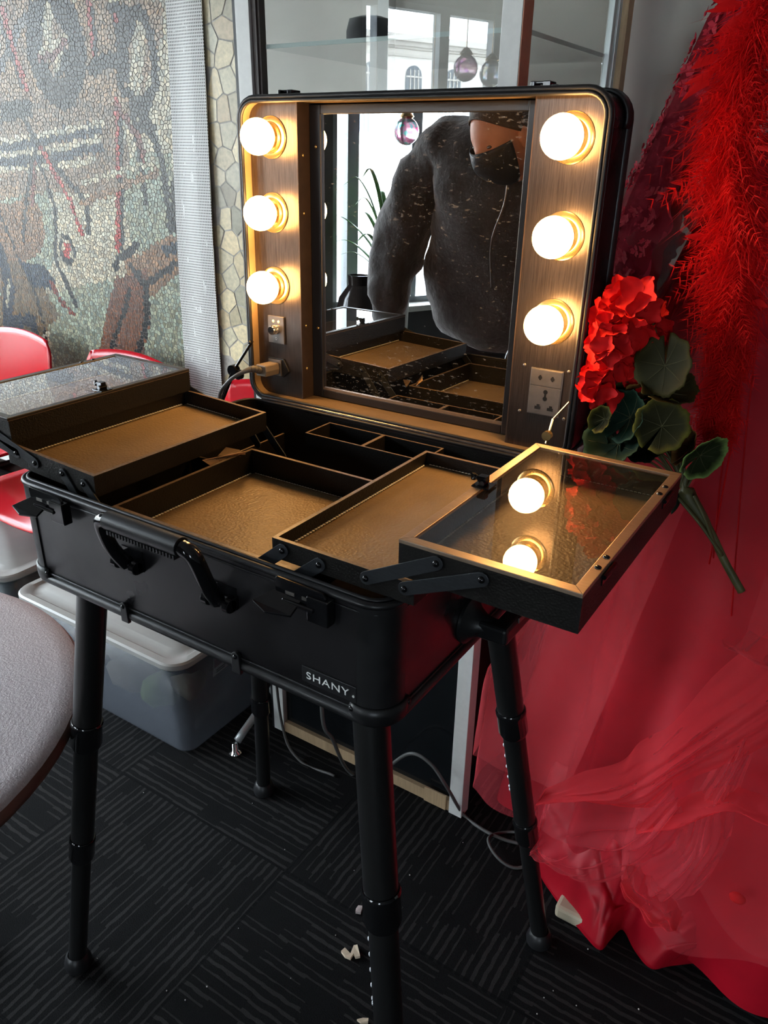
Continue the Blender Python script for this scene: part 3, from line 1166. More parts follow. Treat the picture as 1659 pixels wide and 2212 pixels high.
# legs: telescopic tubes splayed to the floor
for (tx, ty, fx_, fy_) in ((0.055, 0.062, -0.058, -0.034), (0.548, 0.062, 0.676, -0.036), (0.536, 0.414, 0.668, 0.508), (0.055, 0.414, -0.058, 0.508)):
    T_, F_ = V((tx, ty, Z0 + 0.0)), V((fx_, fy_, 0))
    d = (F_ - T_)
    Lg = d.length
    dn = d.normalized()
    pt = lambda t: T_ + d * t
    lm = MB()
    lm.cyl(pt(0.0), pt(0.335), 0.0225, n=28)
    lg = lm.build('leg', tube_black, case, smooth='auto')
    MB().lathe(pt(0.0), dn, [(0.030, -0.001), (0.030, 0.006), (0.0235, 0.012)], 24).build('leg_socket', black_plastic, lg, smooth='auto')
    MB().cyl(pt(0.30), pt(0.64), 0.0195, n=26).build('middle_tube', tube_black, lg, smooth='auto')
    MB().cyl(pt(0.60), pt(0.985), 0.0165, n=26).build('lower_tube', tube_black, lg, smooth='auto')
    for t, r, hh in ((0.325, 0.0258, 0.052), (0.618, 0.0225, 0.05)):
        cm = MB()
        cm.lathe(pt(t), dn, [(r - 0.006, -0.002), (r - 0.0015, -0.0015), (r, 0.001), (r, 0.007), (r - 0.001, 0.009), (r - 0.0006, hh - 0.008), (r - 0.0035, hh), (r - 0.008, hh)], 28)
        cm.build('collar', black_gloss, lg, smooth='auto')
    fm = MB()
    end = pt(0.975)
    fm.lathe(V((end.x, end.y, 0)), (0, 0, 1), [(0, 0.0005), (0.020, 0.0005), (0.0245, 0.003), (0.0255, 0.012), (0.022, 0.026), (0.0185, 0.032), (0.0165, 0.034)], 26)
    fm.build('rubber_foot', black_plastic, lg, smooth='auto')
    hm = MB()
    side = V((-0.90, -0.42, 0))
    side = (side - dn * side.dot(dn)).normalized()
    for q in (0.385, 0.413, 0.441, 0.469, 0.497, 0.522, 0.531):  # row of adjustment holes, their bright glints set as pale dots
        c = pt(q) + side * 0.0192
        hm.lathe(c, side, [(0.0032, 0), (0.0032, 0.0008), (0.0018, 0.0018), (0, 0.002)], 10)
    hm.build('hole_glint', white_dot, lg, smooth=True)


# ---------------------------------------------------------------- trays
def tray(name, x0, x1, y0, y1, z0, z1, T=None, stitches=True, rivets=()):
    t = 0.005
    mb = MB()
    mb.T = T
    # walls with an open top
    O = [(x0, y0), (x1, y0), (x1, y1), (x0, y1)]
    I = [(x0 + t, y0 + t), (x1 - t, y0 + t), (x1 - t, y1 - t), (x0 + t, y1 - t)]
    R = sweep(mb, [[(x, y, z0) for x, y in O], [(x, y, z1 - 0.0004) for x, y in O]])
    mb.face(R[0])
    R = sweep(mb, [[(x, y, z1 - 0.0004) for x, y in I], [(x, y, z0 + 0.004) for x, y in I]])
    mb.face(R[-1])
    o = mb.build(name, leatherette, case)
    mb = MB()
    mb.T = T
    sweep(mb, [[(x, y, z1 - 0.0004) for x, y in O], [(x, y, z1) for x, y in O], [(x, y, z1) for x, y in I], [(x, y, z1 - 0.0004) for x, y in I]])
    mb.build('tray_edge', edge_mat, o)
    mb = MB()
    mb.T = T
    mb.box((x0 + t, y0 + t, z0 + 0.004), (x1 - t, y1 - t, z0 + 0.0055))
    mb.build('tray_lining', lining, o)
    if stitches:
        mb = MB()
        mb.T = T
        zz = z0 + 0.0072
        n = int((y1 - y0 - 0.02) / 0.0052)
        for xs in (x0 + t + 0.0012, x1 - t - 0.0012):
            for i in range(n):
                ya = y0 + 0.01 + i * 0.0052
                mb.tube([(xs, ya, zz), (xs, ya + 0.0018, zz + 0.0008), (xs, ya + 0.0042, zz)], 0.00115, 5)
        n = int((x1 - x0 - 0.02) / 0.0052)
        for i in range(n):
            xa = x0 + 0.01 + i * 0.0052
            mb.tube([(xa, y1 - t - 0.0012, zz), (xa + 0.002, y1 - t - 0.0012, zz + 0.0005), (xa + 0.0040, y1 - t - 0.0012, zz)], 0.0006, 5)
        mb.build('stitching', stitch_mat, o, smooth=True)
    return o


def arm(p0, p1, y, parent, wd=0.0075, T=None):
    a, b = V((p0[0], y, p0[1])), V((p1[0], y, p1[1]))
    d = (b - a).normalized()
    nn = V((d.z, 0, -d.x))
    P = []
    t0 = math.atan2(1, 0)
    for c, sg in ((a, -1), (b, 1)):
        for i in range(7):
            t = -pi / 2 + pi * i / 6
            P.append(c + (d * math.cos(t) + nn * math.sin(t)) * wd * sg)
    mb = MB()
    mb.T = T
    mb.prism(P, (0, 0.0022 if y > 0.2 else -0.0022, 0))
    o = mb.build('hinge_arm', arm_black, parent, bevel=0.0005)
    mb = MB()
    mb.T = T
    s = 1 if y > 0.2 else -1
    for c in (a, b):
        mb.lathe(c + V((0, s * 0.002, 0)), (0, s, 0), [(0.0036, 0), (0.0036, 0.0012), (0.0025, 0.0026), (0, 0.0031)], 12)
    mb.build('rivet', black_gloss, o, smooth=True)
    return o


TY0, TY1 = 0.020, 0.355
# floor-level box tray inside the case
tb = tray('bottom_tray', 0.163, 0.470, 0.030, 0.300, 0.958, 1.003)
# right: open tray, then glass-topped tray
tr_ = tray('fold_out_tray', 0.446, 0.628, TY0, TY1, 1.0185, 1.043)
rb_ = tray('fold_out_tray', 0.609, 0.794, TY0, TY1, 1.0475, 1.084)
# left: the open tray droops a little towards the middle
PIV = V((-0.03, 0, 1.045))
RM = Matrix.Rotation(0.045, 3, 'Y')
TL = lambda p: PIV + RM @ (V(p) - PIV)
tl_ = tray('fold_out_tray', -0.036, 0.148, TY0, TY1, 1.0225, 1.053, T=TL)
lb_ = tray('fold_out_tray', -0.206, -0.021, TY0, TY1, 1.053, 1.0865)
for yy in (TY0 - 0.0005, TY1 + 0.0005):
    arm((0.618, 1.036), (0.700, 1.073), yy - (0.0025 if yy < 0.2 else -0.0025) * 0, rb_)
    arm((0.572, 1.033), (0.652, 1.075), yy, tr_)
    arm((0.405, 0.985), (0.462, 1.032), yy, tr_, wd=0.008)
    arm((0.455, 0.983), (0.512, 1.030), yy, tr_, wd=0.008)
    arm((-0.086, 1.072), (0.028, 1.037), yy, lb_, T=None)
    arm((-0.160, 1.068), (-0.012, 1.043), yy, lb_, T=None)
    arm((0.086, 1.035), (0.124, 0.985), yy, tl_, wd=0.007)
    arm((0.128, 1.030), (0.178, 0.975), yy, tl_, wd=0.007)


def glass_top(o, x0, x1, zt, latch_x, outer_x, m_frame):
    fw = 0.011
    mb = MB()
    O = [(x0, TY0 - 0.001), (x1, TY0 - 0.001), (x1, TY1 + 0.001), (x0, TY1 + 0.001)]
    I = [(x0 + fw, TY0 + fw), (x1 - fw, TY0 + fw), (x1 - fw, TY1 - fw), (x0 + fw, TY1 - fw)]
    # four mitred rails
    for q in range(4):
        a, b, c, d = O[q], O[(q + 1) % 4], I[(q + 1) % 4], I[q]
        lo = [mb.v((p[0], p[1], zt)) for p in (a, b, c, d)]
        hi = [mb.v((p[0], p[1], zt + 0.0042)) for p in (a, b, c, d)]
        mb.face(lo[::-1])
        mb.face(hi)
        for i in range(4):
            mb.face([lo[i], lo[(i + 1) % 4], hi[(i + 1) % 4], hi[i]])
    fr = mb.build('lid_frame', m_frame, o, bevel=0.0006)
    MB().box((x0 + fw - 0.001, TY0 + fw - 0.001, zt + 0.0012), (x1 - fw + 0.001, TY1 - fw + 0.001, zt + 0.0030)).build('clear_lid', acrylic, o)
    # latch on the inner edge, hinges and screws on the outer edge
    lx = latch_x
    l2 = MB()
    l2.box((lx - 0.009, 0.176, zt + 0.0042), (lx + 0.013, 0.196, zt + 0.0058))
    l2.cyl((lx + 0.002, 0.179, zt + 0.009), (lx + 0.002, 0.193, zt + 0.009), 0.0034, n=10)
    l2.tube(bez([(lx - 0.002, 0.186, zt + 0.009), (lx - 0.008, 0.186, zt + 0.013), (lx - 0.012, 0.186, zt + 0.010), (lx - 0.011, 0.186, zt + 0.0165)], 4), 0.0026, 8)
    l2.box((lx - 0.004, 0.1815, zt + 0.010), (lx + 0.006, 0.1905, zt + 0.0165))
    l2.build('lid_latch', black_gloss, o, bevel=0.0006)
    for yy in (0.085, 0.29):
        h2 = MB()
        sx = 1 if outer_x > lx else -1
        h2.cyl((outer_x + sx * 0.0022, yy - 0.016, zt - 0.002), (outer_x + sx * 0.0022, yy + 0.016, zt - 0.002), 0.0024, n=10)
        h2.box((min(outer_x, outer_x + sx * 0.0012), yy - 0.014, zt - 0.012), (max(outer_x, outer_x + sx * 0.0012), yy + 0.014, zt - 0.002))
        h2.build('lid_hinge', black_gloss, o)
        h3 = MB()
        for dy in (-0.012, 0.012):
            h3.lathe((outer_x - sx * 0.0055, yy + dy, zt + 0.0042), (0, 0, 1), [(0.0034, 0), (0.0034, 0.0008), (0.002, 0.0016), (0, 0.0018)], 10)
        h3.build('screw', black_gloss, o, smooth=True)


glass_top(rb_, 0.609, 0.794, 1.084, 0.616, 0.794, frame_metal)
frame_dark = mat('dark_bronze_metal', (0.05, 0.045, 0.042), 0.32, metal=0.5)
glass_top(lb_, -0.206, -0.021, 1.0865, -0.034, -0.206, frame_dark)

# brush boxes along the back
for i, (xa, xb) in enumerate(((0.195, 0.307), (0.307, 0.418))):
    mb = MB()
    t = 0.0028
    ya, yb, za, zb = 0.395, 0.462, Z0 + 0.01, 1.008
    O = [(xa, ya), (xb, ya), (xb, yb), (xa, yb)]
    I = [(xa + t, ya + t), (xb - t, ya + t), (xb - t, yb - t), (xa + t, yb - t)]
    R = sweep(mb, [[(x, y, za) for x, y in O], [(x, y, zb) for x, y in O], ])
    R = sweep(mb, [[(x, y, zb) for x, y in I], [(x, y, za + 0.003) for x, y in I]])
    mb.face(R[-1])
    bx = mb.build('brush_box', leatherette, case)
    mb = MB()
    sweep(mb, [[(x, y, zb) for x, y in O], [(x, y, zb + 0.0006) for x, y in O], [(x, y, zb + 0.0006) for x, y in I], [(x, y, zb) for x, y in I]])
    mb.build('box_edge', edge_mat, bx)
dv = MB()
dv.box((0.085, 0.315, Z0 + 0.012), (0.0885, 0.468, 0.965))
dv.box((0.425, 0.392, Z0 + 0.012), (0.600, 0.3955, 0.995))
dv.box((0.010, 0.312, Z0 + 0.012), (0.600, 0.3155, 0.955))
dv.build('divider', leatherette, case)
dv = MB()
dv.box((0.085, 0.315, 0.965), (0.0885, 0.468, 0.9656))
dv.box((0.425, 0.392, 0.995), (0.600, 0.3955, 0.9956))
dv.box((0.010, 0.312, 0.955), (0.600, 0.3155, 0.9556))
dv.build('divider_edge', edge_mat, case)

# ---------------------------------------------------------------- lid
mb = MB()
shell(mb, 0, 0, CW, 0.486, 0.032, 0.0, DL, 0.006, 0.005, tr=LP)
lid = mb.build('lid', black_panel, case, smooth='auto')
mb = MB()
i_ = rr(0.0062, 0.0062, CW - 0.0062, 0.486 - 0.0062, 0.026)
sweep(mb, [[LP(x, y, 0.0055) for x, y in i_], [LP(x, y, DL - 0.004) for x, y in i_]])
mb.build('lid_lining', lid_lining, lid, smooth='auto')
mb = MB()
mb.tube([LP(x, y, DL - 0.003) for x, y in rr(0, 0, CW, 0.486, 0.032)], 0.0042, 8, closed=True)
mb.tube([LP(x, y, DL - 0.001) for x, y in rr(0.005, 0.005, CW - 0.005, 0.481, 0.027)], 0.0032, 8, closed=True)
mb.tube([LP(x, y, DL - 0.014) for x, y in rr(-0.0006, -0.0006, CW + 0.0006, 0.4866, 0.032)], 0.0014, 6, closed=True)
mb.tube([LP(x, y, 0.006) for x, y in rr(0.002, 0.002, CW - 0.002, 0.484, 0.03)], 0.0078, 8, closed=True)
mb.build('lid_trim', black_metal, lid, smooth=True)
for cx, cy, t0 in ((CW - 0.032, 0.454, 0), (0.032, 0.454, pi / 2), (0.032, 0.032, pi), (CW - 0.032, 0.032, 1.5 * pi)):
    mb = MB()
    C_ = []
    for (r, z) in ((0.026, -0.002), (0.033, 0.000), (0.0365, 0.008), (0.0365, 0.024), (0.033, 0.0255)):
        C_.append([LP(cx + r * math.cos(t0 - .3 + (pi / 2 + .6) * i / 12), cy + r * math.sin(t0 - .3 + (pi / 2 + .6) * i / 12), z) for i in range(13)])
    rings = [[mb.v(p) for p in L] for L in C_]
    for A2, B2 in zip(rings, rings[1:]):
        mb.strip(A2, B2, closed=False)
    mb.build('corner_cap', black_metal, lid, smooth=True, solid=0.0012)


def lbox(mb, x0, v0, w0, x1, v1, w1):
    mb.T = lidT
    mb.box((x0, v0, w0), (x1, v1, w1))
    return mb


PW = 0.065
VT, VB = 0.4795, 0.0065
# light panels with rounded outer corners
for side in (0, 1):
    if side == 0:
        xa, xb = 0.0066, 0.104
    else:
        xa, xb = 0.5035, CW - 0.0066
    n = 6
    r = 0.022
    if side == 0:
        out = [(xb, VB), (xb, VT)] + [(xa + r - r * math.sin(pi / 2 * i / n), VT - r + r * math.cos(pi / 2 * i / n)) for i in range(n + 1)] + [(xa + r - r * math.cos(pi / 2 * i / n), VB + r - r * math.sin(pi / 2 * i / n)) for i in range(n + 1)]
    else:
        out = [(xa, VT), (xa, VB)] + [(xb - r + r * math.sin(pi / 2 * i / n), VB + r - r * math.cos(pi / 2 * i / n)) for i in range(n + 1)] + [(xb - r + r * math.cos(pi / 2 * i / n), VT - r + r * math.sin(pi / 2 * i / n)) for i in range(n + 1)]
    mb = MB()
    mb.prism([LP(x, v, 0.008) for x, v in out], LP(0, 0, PW) - LP(0, 0, 0.008))
    mb.build('light_panel', panel_mat, lid)
brown_wall = mat('dark_brown_wood_edge', (0.055, 0.035, 0.024), 0.4, var=0.2, scale=50)
mb = lbox(MB(), 0.104, VB, 0.008, 0.1055, VT, PW)
ce = lbox(mb, 0.502, VB, 0.008, 0.5035, VT, PW).build('panel_cheek', brown_wall, lid)
mb = MB()
mb.T = lidT
for v in (0.405, 0.318, 0.135, 0.06):
    mb.lathe((0.1055, v, 0.052 - (v > 0.3) * 0.006 * 0), (1, 0, 0), [(0.0028, 0), (0.0028, 0.0008), (0.0015, 0.0015), (0, 0.0016)], 10)
mb.build('screw', brass, ce, smooth=True)
# mirror, recessed, with a slim dark frame and a lining ledge
mir = lbox(MB(), 0.106, 0.020, 0.024, 0.5015, 0.466, 0.030).build('mirror', mirror_mat, lid)
mb = MB()
lbox(mb, 0.1056, 0.0075, 0.024, 0.1275, 0.478, 0.0345)
lbox(mb, 0.480, 0.0075, 0.024, 0.5019, 0.478, 0.0345)
mb.build('mirror_frame', frame_dark, lid, bevel=0.0012)
lbox(MB(), 0.1275, 0.4645, 0.024, 0.480, 0.478, 0.0345).build('mirror_frame', frame_dark, lid, bevel=0.0012)
lbox(MB(), 0.1275, 0.0075, 0.024, 0.480, 0.0215, 0.0345).build('mirror_frame', frame_dark, lid, bevel=0.0012)
lbox(MB(), 0.1275, 0.0215, 0.030, 0.480, 0.0255, 0.0335).build('mirror_bead', frame_metal, lid)
mb = MB()
mb.T = lidT
for v in (0.418, 0.13):
    mb.lathe((0.118, v, 0.0345), (0, 0, 1), [(0.0026, 0), (0.0026, 0.0008), (0.0014, 0.0014), (0, 0.0015)], 10)
mb.build('screw', brass, lid, smooth=True)

# bulbs
bulb_mat = mat('lit_opal_glass', (1, 0.95, 0.85), 0.3, emit=((1.0, 0.54, 0.18), BULB))
for (x, v) in ((0.052, 0.430), (0.051, 0.317), (0.050, 0.199), (0.556, 0.431), (0.558, 0.3115), (0.558, 0.197)):
    mb = MB()
    mb.T = lidT
    mb.lathe((x, v, PW), (0, 0, 1), [(0.0315, 0), (0.0315, 0.0015), (0.029, 0.003), (0.0235, 0.0035), (0.0235, 0.006), (0.020, 0.008), (0.0205, 0.012), (0.0195, 0.0145), (0.016, 0.015)], 32)
    ring = mb.build('socket_ring', brass, lid, smooth='auto')
    mb = MB()
    mb.T = lidT
    R = 0.0270
    c = 0.0335
    prof = [(0.0165, 0.0135)]
    for i in range(1, 15):
        t = pi * (0.19 + 0.81 * i / 14)
        prof.append((R * math.sin(t) if i < 14 else 0, c - R * math.cos(t)))
    mb.lathe((x, v, PW), (0, 0, 1), prof, 28)
    mb.build('bulb', bulb_mat, case, smooth=True)

# dimmer plate
dp = lbox(MB(), 0.033, 0.100, PW, 0.069, 0.1475, PW + 0.004).build('dimmer_plate', plate_mat, lid, bevel=0.0008)
mb = MB()
mb.T = lidT
pr = [(0.0085, 0), (0.0085, 0.003), (0.0078, 0.004), (0.0076, 0.012), (0.0068, 0.0135), (0, 0.0136)]
mb.lathe((0.051, 0.1245, PW + 0.004), (0, 0, 1), pr, 30)
for i in range(22):
    t = 2 * pi * i / 22
    mb.box((0.051 + 0.0078 * math.cos(t) - 0.0004, 0.1245 + 0.0078 * math.sin(t) - 0.0004, PW + 0.007), (0.051 + 0.0078 * math.cos(t) + 0.0004, 0.1245 + 0.0078 * math.sin(t) + 0.0004, PW + 0.0155))
mb.build('dimmer_knob', chrome, dp, smooth='auto')
mb = MB()
mb.T = lidT
for xx in (0.0455, 0.0575):
    mb.lathe((xx, 0.1385, PW + 0.004), (0, 0, 1), [(0.0026, 0), (0.0022, 0.0008), (0, 0.001)], 12)
mb.build('indicator', led, dp, smooth=True)
mb = MB()
mb.T = lidT
mb.tube([(0.051 + 0.0018 * math.cos(2 * pi * i / 12), 0.1085 + 0.0024 * math.sin(2 * pi * i / 12), PW + 0.0042) for i in range(12)], 0.0005, 4, closed=True)
mb.build('bulb_symbol', white_print, dp)

# universal power outlet
op = lbox(MB(), 0.534, 0.061, PW, 0.584, 0.1295, PW + 0.003)
lbox(op, 0.5352, 0.1045, PW + 0.003, 0.5828, 0.1285, PW + 0.0042)
lbox(op, 0.5352, 0.0622, PW + 0.003, 0.5828, 0.1035, PW + 0.0042)
op = op.build('outlet_plate', plate_mat, lid, bevel=0.0006)
sl = MB()
zf = PW + 0.0042
for xx in (0.550, 0.569):
    lbox(sl, xx - 0.0012, 0.113, zf, xx + 0.0014, 0.1205, zf + 0.0002)
    sl.lathe((xx, 0.1168, zf), (0, 0, 1), [(0.003, 0), (0.003, 0.0003), (0, 0.0003)], 12)
sl.lathe((0.5605, 0.0965, zf), (0, 0, 1), [(0.0034, 0), (0.0034, 0.0003), (0, 0.0003)], 12)
sl.lathe((0.5605, 0.0865, zf), (0, 0, 1), [(0.0034, 0), (0.0034, 0.0003), (0, 0.0003)], 12)
lbox(sl, 0.5590, 0.084, zf, 0.5620, 0.099, zf + 0.0003)
for xx in (0.5505, 0.5700):
    lbox(sl, xx - 0.0045, 0.0695, zf, xx + 0.0045, 0.0740, zf + 0.0003)
    lbox(sl, xx - 0.0015, 0.0740, zf, xx + 0.0030, 0.0770, zf + 0.0003)
sl.build('outlet_slot', dark_hole, op)
mb = MB()
mb.T = lidT
for (xx, vv) in ((0.5225, 0.1305), (0.5905, 0.1305), (0.5215, 0.0605), (0.5915, 0.0605)):
    mb.lathe((xx, vv, PW), (0, 0, 1), [(0.0026, 0), (0.0026, 0.0008), (0.0016, 0.0016), (0, 0.0018)], 12)
mb.build('screw', plate_mat, lid, smooth=True)

# mains inlet (six-sided surround)
mb = MB()
P = [(0.030, 0.040), (0.064, 0.040), (0.078, 0.0525), (0.066, 0.0735), (0.030, 0.0735)]
mb.prism([LP(x, v, PW) for x, v in P], LP(0, 0, 0.004) - LP(0, 0, 0))
inl = mb.build('power_inlet', black_plastic, lid, bevel=0.001)
lbox(MB(), 0.033, 0.0425, PW + 0.004, 0.062, 0.071, PW + 0.007).build('inlet_socket', plate_mat, inl, bevel=0.0006)

# catches on the top edge, roller feet on the left edge
for xc in (0.073, 0.500):
    mb = MB()
    lbox(mb, xc - 0.027, 0.4868, 0.030, xc + 0.027, 0.489, 0.060)
    lbox(mb, xc - 0.012, 0.489, 0.034, xc - 0.006, 0.498, 0.056)
    lbox(mb, xc + 0.006, 0.489, 0.034, xc + 0.016, 0.498, 0.056)
    lbox(mb, xc - 0.012, 0.4945, 0.034, xc + 0.016, 0.498, 0.052)
    lbox(mb, xc + 0.016, 0.489, 0.036, xc + 0.024, 0.494, 0.054)
    mb.build('top_catch', black_gloss, lid, bevel=0.0012)
for (va, vb) in ((0.384, 0.420), (0.064, 0.100)):
    mb = MB()
    P = [(0.0, va - 0.004), (-0.030, va + 0.004), (-0.036, va + 0.010), (-0.036, vb - 0.006), (-0.030, vb), (0.0, vb + 0.003)]
    mb.prism([LP(x, v, 0.018) for x, v in P], LP(0, 0, 0.045) - LP(0, 0, 0.018))
    ft = mb.build('roller_foot', arm_black, lid, bevel=0.002)
    mb = MB()
    for q in range(3):
        v = va + 0.011 + q * 0.007
        lbox(mb, -0.034, v, 0.0445, -0.002, v + 0.0025, 0.0465)
    mb.build('foot_rib', black_plastic, ft)

# lid stays
mb = MB()
for (x, sg) in ((0.004, -1),):
    a1, b1, c1 = at(544, 738, 1, 0.475), at(505, 800, 1, 0.465), at(478, 868, 1, 0.455)
    mb.tube([a1, a1 * 0.6 + b1 * 0.4, b1], 0.0052, 8, flat=0.5)
    mb.tube([b1, c1], 0.0058, 8, flat=0.5)
    mb.cyl(b1 + V((0, -0.006, 0)), b1 + V((0, 0.006, 0)), 0.0105, n=16)
    mb.cyl(b1 + V((0.012, -0.004, -0.006)), b1 + V((0.012, 0.004, -0.006)), 0.009, n=16)
    mb.sphere(a1 + V((0, -0.006, 0)), 0.0035, 10)
mb.build('lid_stay', black_gloss, case, smooth='auto')
mb = MB()
a1, b1, c1 = at(1230, 868, 1, 0.47), at(1195, 905, 1, 0.47), at(1180, 958, 1, 0.46)
mb.tube([a1, b1], 0.0016, 8)
mb.tube([b1, c1], 0.0022, 8)
mb.cyl(c1 + V((0, -0.004, 0.012)), c1 + V((0, 0.004, 0.012)), 0.007, n=14)
mb.build('lid_stay', brass, case, smooth='auto')
# hinge strip and hinges
hs = MB()
hs.cyl((0.03, CD + 0.004, ZT + 0.002), (CW - 0.03, CD + 0.004, ZT + 0.002), 0.0035, n=12)
hs.box((0.03, CD - 0.004, ZT - 0.001), (CW - 0.03, CD + 0.006, ZT + 0.0012))
hs.build('piano_hinge', mat('worn_hinge_metal', (0.22, 0.20, 0.20), 0.22, metal=0.9, var=0.3, scale=90), case, smooth='auto')

# ---------------------------------------------------------------- loose things in and on the case
pc = thing('power_cord', 'grey-brown power cord plugged into the inlet at the lower left of the lid', 'power cord', tuple(LP(0.047, 0.056, PW + 0.03)))
plug = MB()
plug.T = lidT
plug.prism([(0.036, 0.046, PW + 0.0075), (0.058, 0.046, PW + 0.0075), (0.060, 0.056, PW + 0.0075), (0.058, 0.0665, PW + 0.0075), (0.036, 0.0665, PW + 0.0075)], (-0.004, 0, 0.032))
plug.build('plug', mat('warm_grey_plug', (0.22, 0.17, 0.12), 0.45), pc, bevel=0.002)
e0 = LP(0.042, 0.056, PW + 0.040)
wp = [e0, at(548, 797, 1, e0.y - 0.012), at(520, 806, 1, 0.435), at(492, 826, 1, 0.43), at(474, 858, 1, 0.44), V((-0.10, 0.50, 0.93)), V((-0.12, 0.62, 0.55)), V((-0.10, 0.63, 0.12)), V((-0.05, 0.635, 0.006)), V((0.06, 0.64, 0.006))]
path = bez(wp, 10)
rad = [0.0062 if i < 10 else (0.0062 - 0.0028 * (i - 10) / 10 if i < 20 else 0.0034) for i in range(len(path))]
MB().tube(path, rad, 10).build('cable', cord_mat, pc, smooth=True)
cf = MB()
for i in (3, 6, 9, 12):
    cf.tube([path[i], path[i] * 0.7 + path[i + 1] * 0.3], 0.0068, 10)
cf.build('strain_relief', mat('dark_strain_relief', (0.05, 0.04, 0.03), 0.5), pc, smooth=True)

# folded card tucked behind the bottom tray
cardm = mat('orange_card', (0.95, 0.62, 0.34), 0.6)
cd_ = thing('folded_card', 'folded peach instruction card tucked behind the bottom tray', 'card', (0.13, 0.30, 0.965))
mb = MB()
ca1, ca2, ca3, ca4 = at(437, 994, 2, 1.006), at(530, 975, 2, 1.010), at(530, 985, 2, 0.995), at(458, 1008, 2, 0.99)
mb.poly([ca1, ca2, ca3, ca4])
cfr = mb.build('card_leaf', cardm, cd_, solid=0.0006)
mb = MB()
mb.poly([at(470, 985, 2, 1.0), at(488, 966, 2, 1.006), at(518, 972, 2, 1.0), at(520, 980, 2, 0.995)])
mb.build('card_leaf', mat('brown_card', (0.32, 0.22, 0.13), 0.7), cd_, solid=0.0006)
mb = MB()
xd = (ca2 - ca1).normalized()
mid = (ca1 + ca2 + ca3 + ca4) / 4
nrm = (ca2 - ca1).cross(ca4 - ca1).normalized()
if nrm.dot(CAM - mid) < 0:
    nrm = -nrm
yd = nrm.cross(xd)
random.seed(3)
for rrow in range(2):
    for i in range(13):
        o_ = mid + xd * (-0.016 + i * 0.0027 + rrow * 0.004) + yd * (0.003 - rrow * 0.005) + nrm * 0.0006
        h_ = random.uniform(0.0008, 0.0020)
        mb.poly([o_, o_ + xd * 0.0016, o_ + xd * 0.0016 + yd * h_, o_ + yd * h_])
mb.build('faint_print', mat('faded_ink', (0.35, 0.17, 0.08), 0.7), cd_)

# ------------------------------------------------------------------ glass display cabinet behind the case
white_post = mat('white_powder_coat', (0.72, 0.71, 0.68), 0.35, var=0.04, scale=60)
terra = mat('terracotta_tone', (0.50, 0.17, 0.09), 0.4, var=0.06, scale=80)
tan_wood = mat('tan_wood_strip', (0.42, 0.29, 0.17), 0.5, var=0.15, scale=30, stretch=(8, 8, 0.5))
pale_alu = mat('pale_aluminium', (0.55, 0.58, 0.58), 0.35, metal=0.5)
dark_brown = mat('dark_brown_frame', (0.045, 0.03, 0.025), 0.45)
black_glass = mat('black_base_panel', (0.008, 0.009, 0.010), 0.12)
frost = mat('frosted_glass_edge', (0.62, 0.68, 0.66), 0.4)
CX0, CX1, CY0, CY1, CZ = -0.187, 0.388, 0.700, 1.205, 2.25
cab = thing('display_cabinet', 'tall glass display cabinet with white posts behind the lit mirror lid', 'display cabinet', (0.1, 0.95, 0))
MB().box((CX0, CY0, 0), (CX0 + 0.034, CY0 + 0.035, CZ)).build('post', white_post, cab, bevel=0.001)
MB().box((0.353, CY0, 0), (CX1 - 0.001, CY0 + 0.035, CZ)).build('post', white_post, cab, bevel=0.001)
MB().box((CX1 - 0.001, CY0 + 0.001, 0.90), (CX1 + 0.0005, CY0 + 0.036, CZ)).build('post_side_strip', terra, cab)  # terracotta strip on the post's right side, upper part only
MB().box((CX1 - 0.022, CY1 - 0.03, 0), (CX1 + 0.004, CY1, CZ)).build('post', tan_wood, cab, bevel=0.001)
MB().box((CX0, CY1 - 0.03, 0), (CX0 + 0.03, CY1, CZ)).build('post', white_post, cab, bevel=0.001)
MB().box((CX0 - 0.008, CY0 + 0.002, 0), (CX0, CY0 + 0.03, CZ)).build('edge_trim', black_plastic, cab)
mb = MB()
mb.box((CX0 + 0.034, CY0 + 0.006, 0.9), (CX0 + 0.045, CY0 + 0.03, CZ))
mb.box((CX0 + 0.045, CY0 + 0.010, 0.9), (CX0 + 0.050, CY0 + 0.026, CZ))
mb.build('inner_frame', dark_brown, cab)
for y in (1.105, 1.133):
    MB().box((CX1 - 0.012, y, 0.9), (CX1, y + 0.016, CZ)).build('side_track', pale_alu, cab, bevel=0.001)
MB().box((CX0 + 0.03, CY0 + 0.004, 0), (0.353, CY0 + 0.03, 0.032)).build('bottom_rail', tan_wood, cab, bevel=0.001)
MB().box((0.285, CY0 - 0.001, 0.002), (0.345, CY0 + 0.004, 0.045)).build('rail_clip', tan_wood, cab, bevel=0.001)
MB().box((CX0 + 0.034, CY0 + 0.016, 0.032), (0.353, CY0 + 0.024, 0.90)).build('base_panel', black_glass, cab)
MB().box((CX1 - 0.010, CY0 + 0.036, 0.01), (CX1 - 0.003, CY1 - 0.03, 0.90)).build('base_panel', black_glass, cab)
MB().box((CX0 + 0.034, CY0 + 0.03, 0.88), (CX1 - 0.011, CY1 - 0.03, 0.90)).build('deck', black_plastic, cab)
MB().box((CX0 + 0.034, CY0 + 0.012, 0.90), (0.353, CY0 + 0.017, CZ - 0.03)).build('front_glass', cab_glass, cab)
MB().box((CX1 - 0.010, CY0 + 0.036, 0.90), (CX1 - 0.005, CY1 - 0.03, CZ - 0.03)).build('side_glass', cab_glass, cab)
shf = MB().box((CX0 + 0.052, CY0 + 0.024, 1.600), (CX1 - 0.014, CY1 - 0.04, 1.607)).build('glass_shelf', cab_glass, cab)
mb = MB()
mb.box((CX0 + 0.052, CY0 + 0.0225, 1.600), (CX1 - 0.014, CY0 + 0.024, 1.607))
